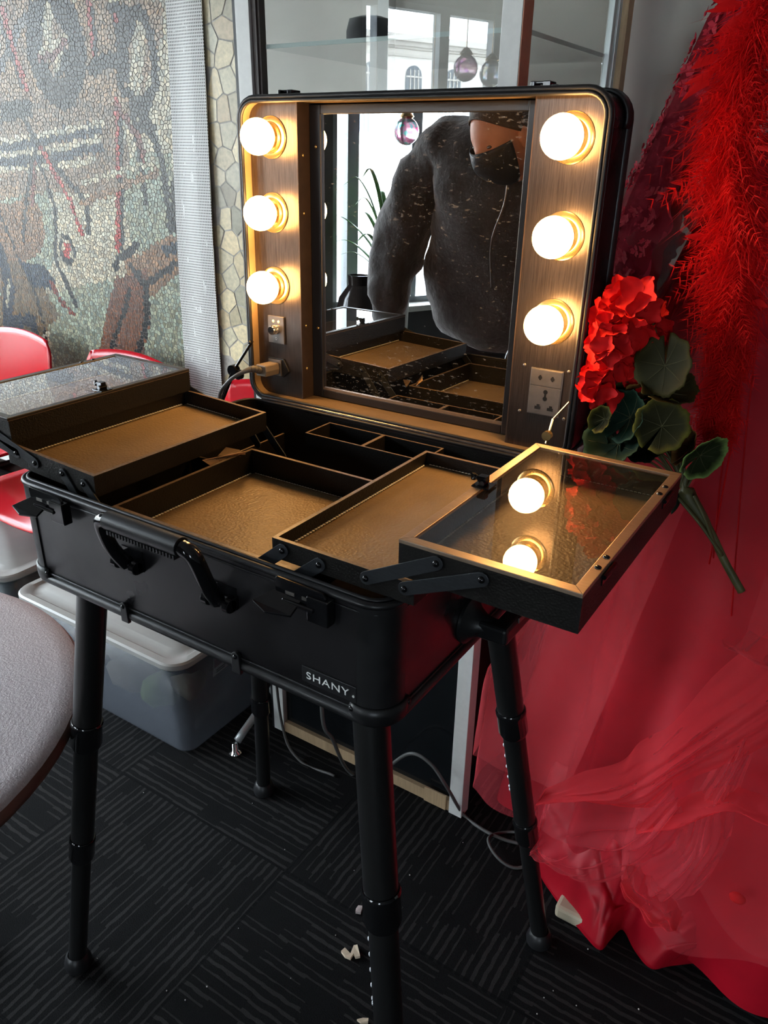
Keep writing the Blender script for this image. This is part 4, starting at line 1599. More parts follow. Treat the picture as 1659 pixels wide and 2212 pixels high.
mb.box((CX1 - 0.014, CY0 + 0.024, 1.600), (CX1 - 0.0125, CY1 - 0.04, 1.607))
mb.build('shelf_edge', frost, shf)
MB().sphere((CX1 - 0.016, 1.125, 1.592), 0.005, 10).build('shelf_peg', chrome, cab, smooth=True)
MB().box((CX0, CY0, CZ - 0.03), (CX1, CY1, CZ)).build('cabinet_top', white_post, cab)

# a grey felt hat on the glass shelf, seen through the front
hat = thing('felt_hat', 'dark grey wide-brimmed hat standing on the cabinet glass shelf', 'hat', (-0.075, 0.98, 1.608))
felt = mat('dark_grey_felt', (0.03, 0.03, 0.032), 0.8, sheen=0.4)
mb = MB()
mb.lathe((-0.075, 0.98, 1.612), (0.05, -0.05, 1), [(0.085, 0.012), (0.087, 0.006), (0.06, 0.0), (0.05, 0.004), (0.050, 0.04), (0.044, 0.062), (0.02, 0.068), (0, 0.066)], 32)
mb.build('hat_body', felt, hat, smooth=True)
mb = MB()
mb.lathe((-0.075, 0.98, 1.612), (0.05, -0.05, 1), [(0.051, 0.006), (0.0515, 0.02), (0.050, 0.021)], 32)
mb.build('hat_band', black_plastic, hat, smooth=True)

# ------------------------------------------------------------------ row of red seats on a beam
red_plastic = mat('glossy_red_plastic', (0.50, 0.008, 0.016), 0.18, spec=0.4)
bench = thing('beam_seating', 'row of glossy red shell seats on a black beam against the mosaic wall', 'seating', (-1.1, 0.88, 0))
for cx in (-1.70, -1.095, -0.455):
    mb = MB()

    def bk(u, v, cx=cx):
        a = (u - 0.5) * 2
        hw = 0.205 - 0.012 * (1 - v) ** 2 - 0.02 * max(0, v - 0.9) * 10 * (abs(a) > 0.98)
        z = 0.475 + 0.355 * v - 0.022 * a * a * v
        return V((cx + a * hw, 1.045 + 0.045 * v + 0.022 * (1 - a * a) - 0.02 * (1 - v) * 0, z))
    mb.grid(bk, 18, 14)
    mb.build('backrest', red_plastic, bench, smooth=True, solid=0.007)
    mb = MB()

    def st(u, v, cx=cx):
        a = (u - 0.5) * 2
        dz = 0.03 * abs(a) ** 3 - 0.012 * (1 - a * a)
        edge = -0.035 * max(0, 0.18 - v) / 0.18
        back = 0.05 * max(0, v - 0.85) / 0.15
        return V((cx + a * 0.212, 0.60 + 0.42 * v, 0.435 + dz + edge + back + 0.01 * (1 - v)))
    mb.grid(st, 16, 18)
    mb.build('seat', red_plastic, bench, smooth=True, solid=0.007)
    mb = MB()
    for dx in (-0.12, 0.12):
        mb.tube(bez([(cx + dx, 0.72, 0.412), (cx + dx, 0.95, 0.400), (cx + dx, 1.055, 0.45), (cx + dx, 1.095, 0.60)], 5), 0.011, 8)
    mb.build('bracket', black_metal, bench, smooth=True)
MB().box((-2.0, 0.86, 0.345), (-0.17, 0.92, 0.395)).build('beam', black_plastic, bench, bevel=0.004)
for x in (-0.205, -1.96):
    mb = MB()
    mb.tube(bez([(x, 0.89, 0.345), (x, 0.86, 0.25), (x, 0.74, 0.12), (x, 0.575, 0.035)], 6), 0.014, 10, flat=0.6)
    mb.tube(bez([(x, 0.89, 0.345), (x, 0.91, 0.25), (x, 1.0, 0.12), (x, 1.12, 0.035)], 6), 0.014, 10, flat=0.6)
    lg = mb.build('leg', pale_alu, bench, smooth=True)
    for y in (0.565, 1.13):
        MB().lathe((x, y, 0.0), (0, 0, 1), [(0, 0.001), (0.017, 0.001), (0.018, 0.008), (0.008, 0.012), (0.007, 0.034), (0, 0.035)], 16).build('glide', chrome, lg, smooth=True)

# ------------------------------------------------------------------ storage bins under the seats
lid_plastic = mat('pale_grey_plastic', (0.36, 0.35, 0.33), 0.35, var=0.06, scale=12)
k = NT('milky_plastic')
k.b.inputs['Base Color'].default_value = (0.15, 0.165, 0.19, 1)
k.b.inputs['Roughness'].default_value = 0.3
k.b.inputs['Alpha'].default_value = 0.42
milky = k.m


def bin_(x0, x1, y0, y1, h, label, sticker):
    t = thing('storage_bin', label, 'storage bin', ((x0 + x1) / 2, (y0 + y1) / 2, 0), 'storage bins under the red seats')
    mb = MB()
    ins = 0.035
    L = []
    for q, z in ((0.02, 0.002), (0.008, 0.008), (0.0, 0.03)):
        L.append([(x, y, z) for x, y in rr(x0 + ins + q, y0 + ins + q, x1 - ins - q, y1 - ins - q, 0.035)])
    L.append([(x, y, h - 0.02) for x, y in rr(x0 + 0.015, y0 + 0.015, x1 - 0.015, y1 - 0.015, 0.045)])
    R = sweep(mb, L)
    mb.face(R[0])
    mb.build('tub', milky, t, smooth='auto', solid=0.002)
    mb = MB()
    L = []
    for q, z, r in ((0.006, h - 0.022, 0.05), (0.0, h - 0.016, 0.055), (0.0, h - 0.004, 0.055), (0.005, h, 0.05), (0.022, h, 0.045), (0.03, h - 0.006, 0.04), (0.05, h - 0.006, 0.035), (0.058, h - 0.001, 0.03)):
        L.append([(x, y, z) for x, y in rr(x0 + q, y0 + q, x1 - q, y1 - q, r)])
    R = sweep(mb, L)
    mb.face(R[-1])
    ld = mb.build('bin_lid', lid_plastic, t, smooth='auto')
    if sticker:
        m2 = MB()
        m2.prism([(x1 - 0.028, y0 + 0.14, h - 0.115), (x1 - 0.026, y0 + 0.25, h - 0.105), (x1 - 0.018, y0 + 0.25, h - 0.040), (x1 - 0.020, y0 + 0.14, h - 0.050)], (0.001, 0, 0))
        s1 = m2.build('paper_label', mat('white_label', (0.6, 0.58, 0.55), 0.6), t)
        m3 = MB()
        m3.prism([(x1 - 0.0245, y0 + 0.142, h - 0.088), (x1 - 0.0225, y0 + 0.248, h - 0.078), (x1 - 0.0175, y0 + 0.248, h - 0.042), (x1 - 0.0195, y0 + 0.142, h - 0.052)], (0.0018, 0, 0))
        m3.build('label_picture', mat('maroon_label_print', (0.16, 0.05, 0.06), 0.5), s1)
        m4 = MB()
        for i in range(2):
            m4.prism([(x1 - 0.0268 + i * 0.001, y0 + 0.15, h - 0.108 + i * 0.007), (x1 - 0.0262 + i * 0.001, y0 + 0.18, h - 0.105 + i * 0.007), (x1 - 0.0258 + i * 0.001, y0 + 0.18, h - 0.102 + i * 0.007), (x1 - 0.0264 + i * 0.001, y0 + 0.15, h - 0.105 + i * 0.007)], (0.0018, 0, 0))
        m4.build('print', black_plastic, s1)
    return t, ld


b1, bl1 = bin_(-0.905, -0.255, 0.445, 0.86, 0.315, 'clear bin with pale grey lid under the make-up case', True)
b2, bl2 = bin_(-1.63, -0.955, 0.455, 0.87, 0.325, 'clear bin with pale grey lid at the left, under the red seats', False)
text_mesh('\u25e6 \u25e6 \u25e6', 0.02, plane_M((-0.60, 0.52, 0.3098), (1, 0, 0), (0, 1, 0)), lid_plastic, 'embossing', bl1, ext=0.0006)
cont = [(0.20, 0.15, 0.12), (0.14, 0.22, 0.05), (0.30, 0.26, 0.2), (0.10, 0.10, 0.13), (0.32, 0.30, 0.28)]
for bi, (xa, xb) in enumerate(((-0.84, -0.33), (-1.55, -1.03))):
    rnd = random.Random(bi + 4)
    mb = MB()
    cms = [mat('fabric_scrap_%d' % i, c, 0.9) for i, c in enumerate(cont)]
    for i in range(26):
        c = V((rnd.uniform(xa + 0.06, xb - 0.06), rnd.uniform(0.55, 0.76), rnd.uniform(0.07, 0.20)))
        r = rnd.uniform(0.035, 0.06)
        n0 = len(mb.b.verts)
        mb.sphere(c, (r * rnd.uniform(0.8, 1.5), r, r * rnd.uniform(0.5, 0.9)), 12, mi=rnd.randrange(5))
        mb.b.verts.ensure_lookup_table()
        for v in list(mb.b.verts)[n0:]:
            v.co += V((noise.noise(v.co * 40), noise.noise(v.co * 40 + V((5, 0, 0))), noise.noise(v.co * 40 + V((0, 7, 0))))) * 0.02
    o = mb.build('fabric_scraps', cms, smooth=True)
    tag(o, ('bundled scraps and bits of green inside the clear bin under the case', 'bundled scraps inside the clear bin at the left edge')[bi], 'craft scraps', kind='stuff')

# ------------------------------------------------------------------ round table at the left
tb_m = NT('textured_mauve_plastic')
f = tb_m.noise(230, 4, 0.65)
tb_m.l(tb_m.ramp(f, [(0.3, (0.44, 0.365, 0.37)), (0.7, (0.54, 0.46, 0.465))]), tb_m.b.inputs['Base Color'])
tb_m.b.inputs['Roughness'].default_value = 0.5
tb_m.bump(f, 0.8, 0.002)
rt = thing('round_table', 'round mauve-grey textured table in the lower left corner', 'table', (-0.395, -0.268, 0))
TZ = 0.58
mb = MB()
mb.lathe((-0.395, -0.268, 0), (0, 0, 1), [(0, TZ), (0.44, TZ), (0.464, TZ - 0.002), (0.476, TZ - 0.008)], 72)
mb.build('tabletop', tb_m.m, rt, smooth=True)
mb = MB()
mb.lathe((-0.395, -0.268, 0), (0, 0, 1), [(0.476, TZ - 0.008), (0.482, TZ - 0.018), (0.478, TZ - 0.030), (0.455, TZ - 0.035), (0.0, TZ - 0.035)], 72)
mb.build('table_edge', mat('brown_table_edge', (0.16, 0.085, 0.06), 0.55, bump=0.4, bscale=230), rt, smooth=True)
MB().lathe((-0.395, -0.268, 0), (0, 0, 1), [(0.035, 0.02), (0.035, TZ - 0.03), (0.12, TZ - 0.0305)], 24).build('pedestal', black_metal, rt, smooth='auto')
for i in range(4):
    t = pi / 4 + i * pi / 2
    MB().tube([(-0.395, -0.268, 0.045), (-0.395 + 0.22 * math.cos(t), -0.268 + 0.22 * math.sin(t), 0.022)], 0.02, 10, flat=0.7).build('table_foot', black_metal, rt, smooth=True)

# ------------------------------------------------------------------ cables and scraps on the carpet
mb = MB()
mb.tube(bez([(0.20, 0.44, Z0 - 0.004), at(695, 1525, 1, 0.47), at(720, 1600, 1, 0.50), at(752, 1665, 2, 0.02), at(800, 1690, 2, 0.008), at(835, 1660, 1, 0.66), at(885, 1628, 1, 0.66), at(930, 1650, 1, 0.66), at(968, 1705, 1, 0.66), at(1000, 1758, 2, 0.006), at(1040, 1790, 2, 0.006), at(1085, 1812, 2, 0.007), at(1120, 1822, 2, 0.007)], 8), 0.0042, 8)
tag(mb.build('floor_cable', floor_cord, smooth=True), 'dark grey cable arching over the carpet below the case', 'cable')
mb = MB()
c0 = at(1092, 1832, 2, 0.0)
for i in range(1):
    mb.tube([c0 + V((0.052 * math.cos(t) + 0.012, 0.048 * math.sin(t), 0.012 + 0.010 * math.sin(t * 2))) for t in [2 * pi * q / 40 * 1.15 for q in range(41)]], 0.0036, 8)
tag(mb.build('cable_loop', floor_cord, smooth=True), 'loop of thin dark cable on the carpet beside the right rear leg', 'cable')
blob = thing('black_bag', 'black bundle lying on the carpet behind the tulle hem', 'bag', (0.53, 0.80, 0))
mb = MB()
mb.sphere((0.53, 0.83, 0.045), (0.085, 0.07, 0.045), 20)
for v in mb.b.verts:
    v.co += V((0, 0, 1)) * max(-v.co.z + 0.001, noise.noise(v.co * 30) * 0.012)
mb.build('bundle', black_plastic, blob, smooth=True)
paper = mat('torn_cream_paper', (0.72, 0.58, 0.42), 0.7)
paper2 = mat('pale_pink_paper', (0.45, 0.38, 0.36), 0.7)
for nm, lab, m_, pix in (
    ('paper_scrap', 'torn zigzag scrap of cream paper on the carpet', paper, [(737, 2057), (745, 2050), (757, 2062), (764, 2044), (772, 2044), (778, 2068), (768, 2070), (764, 2062), (757, 2073), (745, 2068)]),
    ('paper_scrap', 'small pale curled scrap of paper by the front leg', paper2, [(769, 1965), (774, 1958), (784, 1960), (779, 1974), (768, 1972)]),
    ('paper_scrap', 'small cream scrap of paper at the bottom edge', paper, [(771, 2204), (784, 2201), (796, 2202), (795, 2210), (779, 2210)])):
    mb = MB()
    P = [at(x, y, 2, 0.003) for x, y in pix]
    c = sum(P, V((0, 0, 0))) / len(P)
    top = [mb.v(p + V((0, 0, 0.004 * abs(noise.noise(p * 50)) + 0.003))) for p in P]
    lo = [mb.v(V((p.x, p.y, 0.001))) for p in P]
    mb.face(top)
    mb.face(lo[::-1])
    mb.strip(lo, top)
    tag(mb.build(nm, m_), lab, 'paper scrap', 'paper scraps on the carpet')
rnd = random.Random(9)
mb = MB()
for (x, y) in [(310, 1712), (615, 1835), (545, 1735), (885, 1890), (210, 2070), (725, 2020), (447, 2131), (628, 2113), (360, 2140), (400, 2160), (515, 2005), (1195, 2140), (1270, 2050), (1175, 2155), (1160, 2190), (1000, 1820), (990, 1730), (765, 1880), (1245, 2172), (1380, 2180)]:
    c = at(x, y, 2, 0.001)
    mb.sphere(c, rnd.uniform(0.0008, 0.0017), 6)
tag(mb.build('lint', mat('pale_lint', (0.6, 0.58, 0.55), 0.9)), 'tiny pale specks of lint scattered over the carpet', 'lint', kind='stuff')
blk = MB()
blk.box((0.668, 0.575, 0.0), (0.735, 0.64, 0.032))
tag(blk.build('wooden_block', mat('cream_painted_wood', (0.55, 0.47, 0.34), 0.5), bevel=0.008), 'cream block on the carpet half hidden under the red satin hem', 'block')

# ------------------------------------------------------------------ red gown on a stand
def cloth(name, col, rough=0.6, alpha=1.0, var=0.2, sheen=0.5, trl=0.25, weave=0, edge_fade=False):
    k = NT(name)
    b = k.b
    f = k.noise(7, 4, 0.6)
    k.l(k.ramp(f, [(0.3, tuple(c * (1 - var) for c in col)), (0.7, tuple(min(1, c * (1 + var)) for c in col))]), b.inputs['Base Color'])
    b.inputs['Roughness'].default_value = rough
    b.inputs['Sheen Weight'].default_value = sheen
    b.inputs['Sheen Tint'].default_value = (*[min(1, c * 1.4) for c in col], 1)
    b.inputs['Specular IOR Level'].default_value = 0.25
    tl = k.n('ShaderNodeBsdfTranslucent')
    tl.inputs[0].default_value = (*col, 1)
    m1 = k.n('ShaderNodeMixShader')
    m1.inputs[0].default_value = trl
    k.l(b.outputs[0], m1.inputs[1])
    k.l(tl.outputs[0], m1.inputs[2])
    last = m1
    if alpha < 1:
        tr = k.n('ShaderNodeBsdfTransparent')
        m2 = k.n('ShaderNodeMixShader')
        lw = k.n('ShaderNodeLayerWeight')
        lw.inputs['Blend'].default_value = 0.5
        # net seen edge-on closes up
        fac = k.math('MINIMUM', k.math('ADD', alpha, k.math('MULTIPLY', k.math('POWER', lw.outputs['Facing'], 2.5), 0.6)), 0.97)
        k.l(fac, m2.inputs[0])
        k.l(tr.outputs[0], m2.inputs[1])
        k.l(m1.outputs[0], m2.inputs[2])
        last = m2
    k.l(last.outputs[0], k.out.inputs[0])
    return k.m


satin = cloth('deep_red_satin', (0.40, 0.005, 0.016), 0.42, sheen=0.3, trl=0.06)
dark_satin = cloth('dark_red_lining', (0.30, 0.004, 0.012), 0.55, sheen=0.3, trl=0.05)
tulle_dense = cloth('gathered_red_tulle', (0.95, 0.06, 0.08), 0.8, alpha=0.48, sheen=0.6, trl=0.45)
tulle = cloth('red_tulle', (0.98, 0.11, 0.14), 0.8, alpha=0.28, sheen=0.6, trl=0.45)
tulle_thin = cloth('thin_red_tulle', (0.98, 0.12, 0.14), 0.8, alpha=0.22, sheen=0.8, trl=0.45)
# lace: solid floral cords on a sheer net
k = NT('crimson_lace')
tc = k.n('ShaderNodeTexCoord')
wv = k.n('ShaderNodeTexVoronoi', feature='DISTANCE_TO_EDGE')
wv.inputs['Scale'].default_value = 34
dist = k.n('ShaderNodeMixRGB', blend_type='ADD')
dist.inputs[0].default_value = 0.06
nz = k.n('ShaderNodeTexNoise')
nz.inputs['Scale'].default_value = 26
nz.inputs['Detail'].default_value = 2
k.l(tc.outputs['Object'], nz.inputs['Vector'])
k.l(tc.outputs['Object'], dist.inputs[1])
k.l(nz.outputs['Color'], dist.inputs[2])
k.l(dist.outputs[0], wv.inputs['Vector'])
rings = k.math('SINE', k.math('MULTIPLY', wv.outputs['Distance'], 420))
cords = k.math('GREATER_THAN', rings, 0.1)
v2 = k.n('ShaderNodeTexVoronoi', feature='F1')
v2.inputs['Scale'].default_value = 11
k.l(dist.outputs[0], v2.inputs['Vector'])
flow = k.math('LESS_THAN', v2.outputs['Distance'], k.math('ADD', 0.36, k.math('MULTIPLY', k.noise(5, 2), 0.6)))
fac = k.math('MAXIMUM', k.math('MULTIPLY', flow, k.math('ADD', 0.84, k.math('MULTIPLY', cords, 0.14))), 0.42)
k.l(k.ramp(k.math('MULTIPLY', cords, flow), [(0, (0.46, 0.018, 0.040)), (1, (0.90, 0.05, 0.10))]), k.b.inputs['Base Color'])
k.b.inputs['Roughness'].default_value = 0.8
k.b.inputs['Specular IOR Level'].default_value = 0.1
k.bump(k.math('MULTIPLY', rings, flow), 0.9, 0.003)
tr = k.n('ShaderNodeBsdfTransparent')
m2 = k.n('ShaderNodeMixShader')
k.l(fac, m2.inputs[0])
k.l(tr.outputs[0], m2.inputs[1])
k.l(k.b.outputs[0], m2.inputs[2])
k.l(m2.outputs[0], k.out.inputs[0])
lace = k.m

GX, GY_ = 1.02, 0.93
gown = thing('red_gown', 'red lace and tulle gown standing beside the glass cabinet', 'gown', (GX, GY_, 0))


def lerp_tab(t, z):
    for (z0, a), (z1, b) in zip(t, t[1:]):
        if z0 <= z <= z1:
            q = (z - z0) / (z1 - z0)
            return a + (b - a) * q
    return t[0][1] if z < t[0][0] else t[-1][1]


def guard(p):
    """keep the cloth off the cabinet, the wall and the case"""
    if p.y > 0.655 and p.x < 0.415:
        p.x = 0.415
    if p.y > 1.195:
        p.y = 1.195
    if p.z < 0.006:
        p.z = 0.006
    return p


def skirt(name, ta, tb, z0, z1, th0, th1, amp, nf, m, seed, nu=260, nv=60, bump=None, hem=0.0, solid=0.0, bend=0.5):
    mb = MB()

    def f(u, v):
        th = th0 + (th1 - th0) * u
        zz = z1 + (z0 - z1) * v
        hemz = hem * noise.noise(V((math.cos(th) * 2.2, math.sin(th) * 2.2, seed * 1.7))) if hem else 0
        z = z1 + (z0 + hemz - z1) * v
        a, b = lerp_tab(ta, zz), lerp_tab(tb, zz)
        w1 = 0.6 + 0.4 * noise.noise(V((th * 1.3, zz * 1.2, seed)))
        ph = 1.6 * noise.noise(V((th * 1.1, zz * 0.9 * bend, seed + 9)))
        pl = math.sin(th * nf + ph * 3.0) * 0.6 + math.sin(th * nf * 0.47 + seed + ph * 2) * 0.5 + 0.35 * math.sin(th * nf * 2.1 + seed * 2 + ph * 4)
        k_ = 1 + amp * pl * w1 * (0.25 + 0.75 * v)
        if bump:
            bt, bw, ba = bump
            dd = (th - bt) / bw
            k_ += ba * math.exp(-dd * dd) * v ** 1.5
        p = V((GX + a * k_ * math.cos(th), GY_ + b * k_ * math.sin(th), z))
        p += V((noise.noise(p * 9 + V((seed, 0, 0))), noise.noise(p * 9 + V((0, seed, 0))), 0)) * 0.006 * v
        return guard(p)
    mb.grid(f, nu, nv)
    return mb.build(name, m, gown, smooth=True)


D2 = pi / 180
tA = [(0, 0.60), (0.5, 0.53), (0.9, 0.47), (1.2, 0.42), (1.35, 0.37), (1.45, 0.31), (1.55, 0.25), (1.75, 0.20)]
tB = [(0, 0.33), (0.5, 0.29), (0.9, 0.26), (1.2, 0.23), (1.35, 0.20), (1.45, 0.17), (1.55, 0.14), (1.75, 0.13)]
skirt('satin_skirt', tA, tB, 0.03, 1.46, 95 * D2, 400 * D2, 0.15, 11, satin, 3, nu=320)
skirt('bodice', tA, tB, 1.44, 1.75, 0, 2 * pi, 0.0, 10, dark_satin, 5, nu=60, nv=14)
tA1 = [(0, 0.64), (0.25, 0.63), (0.5, 0.585), (0.9, 0.49), (1.2, 0.42), (1.35, 0.335)]
tB1 = [(0, 0.375), (0.5, 0.325), (0.9, 0.285), (1.2, 0.235), (1.35, 0.19)]
skirt('tulle_skirt', tA1, tB1, 0.16, 1.34, 110 * D2, 380 * D2, 0.10, 13, tulle, 11, nu=300, nv=70, hem=0.12, bump=(206 * D2, 0.30, 0.28))
tA2 = [(0, 0.69), (0.25, 0.68), (0.5, 0.61), (0.9, 0.51), (1.2, 0.43), (1.35, 0.34)]
tB2 = [(0, 0.41), (0.5, 0.36), (0.9, 0.31), (1.2, 0.25), (1.35, 0.20)]
skirt('tulle_overskirt', tA2, tB2, 0.24, 1.33, 115 * D2, 238 * D2, 0.11, 9, tulle_thin, 23, nu=300, nv=70, hem=0.2, bump=(207 * D2, 0.30, 0.10))

skirt('tulle_overskirt', tA2, tB2, 0.30, 1.33, 256 * D2, 375 * D2, 0.12, 8, tulle_thin, 41, nu=200, nv=60, hem=0.2)

# lace cape falling from the shoulders down the left side
tC = [(1.08, 0.555), (1.20, 0.525), (1.36, 0.505), (1.63, 0.415), (1.9, 0.22), (2.02, 0.10)]
tCb = [(1.08, 0.31), (1.36, 0.28), (1.63, 0.22), (1.9, 0.13), (2.02, 0.07)]


def capef(u, v, off=0.0):
    z = 2.02 + (1.07 - 2.02) * v
    e = 232 * D2 - 16 * D2 * v + 2.2 * D2 * math.sin(v * 46) + 1.4 * D2 * math.sin(v * 97)
    th = 120 * D2 + (e - 120 * D2) * u
    a, b = lerp_tab(tC, z), lerp_tab(tCb, z)
    w_ = 1 + 0.02 * math.sin(th * 17 + z * 3) * v + off
    p = V((GX + a * w_ * math.cos(th), GY_ + b * w_ * math.sin(th), z))
    return p


mb = MB()
mb.grid(capef, 110, 130)
cape = mb.build('lace_cape', lace, gown, smooth=True)
mb = MB()
mb.grid(lambda u, v: capef(0.42 + 0.56 * u, v, -0.05), 60, 60)
mb.build('cape_lining', cloth('sheer_dark_lining', (0.30, 0.008, 0.016), 0.6, alpha=0.75, trl=0.1), cape, smooth=True)
# raised lace blossoms
rnd = random.Random(21)
mb = MB()
for i in range(620):
    u, v = rnd.uniform(0.36, 0.985), rnd.uniform(0.10, 0.985)
    if noise.noise(V((u * 9, v * 12, 2.0))) < -0.16:
        continue
    c = capef(u, v, 0.012)
    nx = (capef(min(1, u + 0.01), v, 0.012) - c).normalized()
    ny = (capef(u, min(1, v + 0.01), 0.012) - c).normalized()
    nn = nx.cross(ny).normalized()
    if nn.y > 0:
        nn = -nn
    r = rnd.uniform(0.006, 0.013)
    pn = rnd.choice((4, 5, 6))
    for q in range(pn):
        t = 2 * pi * q / pn + rnd.random()
        d1 = nx * math.cos(t) + ny * math.sin(t)
        s1 = nx * -math.sin(t) + ny * math.cos(t)
        mb.poly([c, c + d1 * r * 0.5 + s1 * r * 0.35 + nn * 0.002, c + d1 * r + nn * 0.0035, c + d1 * r * 0.5 - s1 * r * 0.35 + nn * 0.002])
lb = mb.build('lace_blossoms', cloth('crimson_applique', (0.52, 0.02, 0.045), 0.6, trl=0.1), cape)


lb['kind'] = 'stuff'

# gathered tulle swags and the satin train
def swag(name, e1, e2, y1, y2, m, seed, rip=0.010, nf=5, parent=None):
    A = bez([at(x, y, 1, y1) for x, y in e1], 8)
    B = bez([at(x, y, 1, y2) for x, y in e2], 8)

    def pick(P, t):
        q = t * (len(P) - 1)
        i = min(int(q), len(P) - 2)
        return P[i].lerp(P[i + 1], q - i)
    mb = MB()

    def f(u, v):
        p = pick(A, u).lerp(pick(B, u), v)
        n_ = math.sin(v * pi * nf + 2 * noise.noise(V((u * 3, v * 2, seed)))) * rip * math.sin(pi * min(1, v * 1.0)) + rip * 1.2 * noise.noise(V((u * 5, v * 4, seed + 3)))
        return p + V((0, -abs(n_) - 0.25 * rip, 0)) + V((0, -0.035 * math.sin(pi * v), 0))
    mb.grid(f, 70, 36)
    return mb.build(name, m, gown, smooth=True)


swag('tulle_swag', [(1700, 1330), (1560, 1440), (1450, 1560), (1385, 1598), (1345, 1640), (1250, 1668), (1178, 1702)], [(1720, 1560), (1590, 1640), (1470, 1690), (1410, 1740), (1340, 1735), (1262, 1716), (1180, 1706)], 0.50, 0.49, tulle_dense, 1)
swag('tulle_swag', [(1450, 1600), (1360, 1690), (1260, 1692), (1200, 1705), (1176, 1745), (1168, 1795)], [(1500, 1760), (1420, 1840), (1350, 1885), (1280, 1905), (1210, 1872), (1165, 1820)], 0.515, 0.50, tulle, 2, 0.014, 7)
swag('tulle_swag', [(1720, 1740), (1640, 1712), (1580, 1694), (1500, 1710), (1440, 1735), (1400, 1762)], [(1720, 1790), (1640, 1752), (1580, 1735), (1500, 1765), (1440, 1780), (1380, 1770)], 0.50, 0.49, tulle_dense, 3, 0.006, 3)
swag('tulle_swag', [(1700, 1480), (1640, 1600), (1600, 1700), (1580, 1800), (1540, 1880), (1500, 1930)], [(1600, 1500), (1560, 1620), (1500, 1720), (1470, 1800), (1410, 1850), (1370, 1860)], 0.505, 0.515, tulle, 4, 0.012, 6)
swag('tulle_swag', [(1560, 1380), (1700, 1460), (1740, 1560)], [(1620, 1360), (1740, 1420), (1780, 1500)], 0.49, 0.49, tulle, 5, 0.006, 2)
swag('tulle_ruffle', [(1362, 1850), (1400, 1880), (1450, 1930), (1475, 1965)], [(1352, 1890), (1380, 1940), (1420, 1975), (1478, 1975)], 0.50, 0.49, tulle_dense, 6, 0.012, 4)


def train(name, outer, inner, seed, m, nf=3.0, amp=0.012):
    O = bez([at(x, y, 2, 0.008) for x, y in outer], 6)
    I = bez([V(p) for p in inner], 6)

    def pick(P, t):
        q = t * (len(P) - 1)
        i = min(int(q), len(P) - 2)
        return P[i].lerp(P[i + 1], q - i)
    mb = MB()

    def f(u, v):
        p = pick(O, u).lerp(pick(I, u), v)
        lift = min(1, v * 5)
        h = amp * (1 + math.sin(u * pi * 2 * nf + v * 3 + seed)) * lift * 0.6
        h += 0.060 * abs(noise.noise(V((u * 7 + v * 1.5, v * 1.6, seed)))) * lift
        h += 0.022 * abs(noise.noise(V((u * 19 - v * 3, v * 3.0, seed + 4)))) * lift
        return V((p.x, p.y, max(p.z, 0.006) + max(0, h) * (v > 0)))
    mb.grid(f, 120, 40)
    return mb.build(name, m, gown, smooth=True, solid=0.0015)


train('satin_train', [(1150, 1770), (1160, 1870), (1195, 1935), (1262, 2020), (1296, 2052), (1318, 2030), (1345, 2008), (1372, 2055), (1406, 2092), (1450, 2086), (1540, 2078), (1660, 2084), (1760, 2100)],
      [(0.52, 0.84, 0.17), (0.56, 0.78, 0.20), (0.60, 0.76, 0.20), (0.66, 0.74, 0.20), (0.72, 0.70, 0.20), (0.78, 0.68, 0.18), (0.84, 0.67, 0.17), (0.90, 0.66, 0.17), (0.96, 0.65, 0.17), (1.04, 0.65, 0.17), (1.10, 0.66, 0.17), (1.18, 0.68, 0.16), (1.26, 0.70, 0.15)], 2.0, satin)
# stand
st_m = MB()
st_m.cyl((GX, GY_, 0.012), (GX, GY_, 1.5), 0.014, n=14)
st_m.lathe((GX, GY_, 0), (0, 0, 1), [(0, 0.001), (0.17, 0.001), (0.17, 0.010), (0.03, 0.018), (0.015, 0.03)], 30)
st_m.build('stand', black_metal, gown, smooth='auto')

# ------------------------------------------------------------------ feather boa
boa_m = cloth('scarlet_feather', (0.78, 0.010, 0.012), 0.7, sheen=0.8, trl=0.40)
boa_d = cloth('dark_scarlet_feather', (0.62, 0.006, 0.010), 0.7, sheen=0.6, trl=0.3)
boa = thing('feather_boa', 'fluffy scarlet feather boa hanging over the front of the gown', 'feather boa', (0.76, 0.56, 1.3))
spine = bez([at(1700, -60, 1, 0.60), at(1640, 60, 1, 0.57), at(1600, 180, 1, 0.55), at(1572, 330, 1, 0.54), at(1600, 480, 1, 0.53), at(1585, 620, 1, 0.53), at(1578, 740, 1, 0.53), at(1562, 850, 1, 0.525), at(1556, 930, 1, 0.525)], 10)
rnd = random.Random(77)
N = len(spine)
MB().tube(spine, 0.004, 6).build('cord', boa_d, boa, smooth=True)
bl, bd_ = MB(), MB()
W_T = [(0, 0.062), (0.2, 0.070), (0.45, 0.070), (0.62, 0.056), (0.8, 0.034), (1.0, 0.030)]
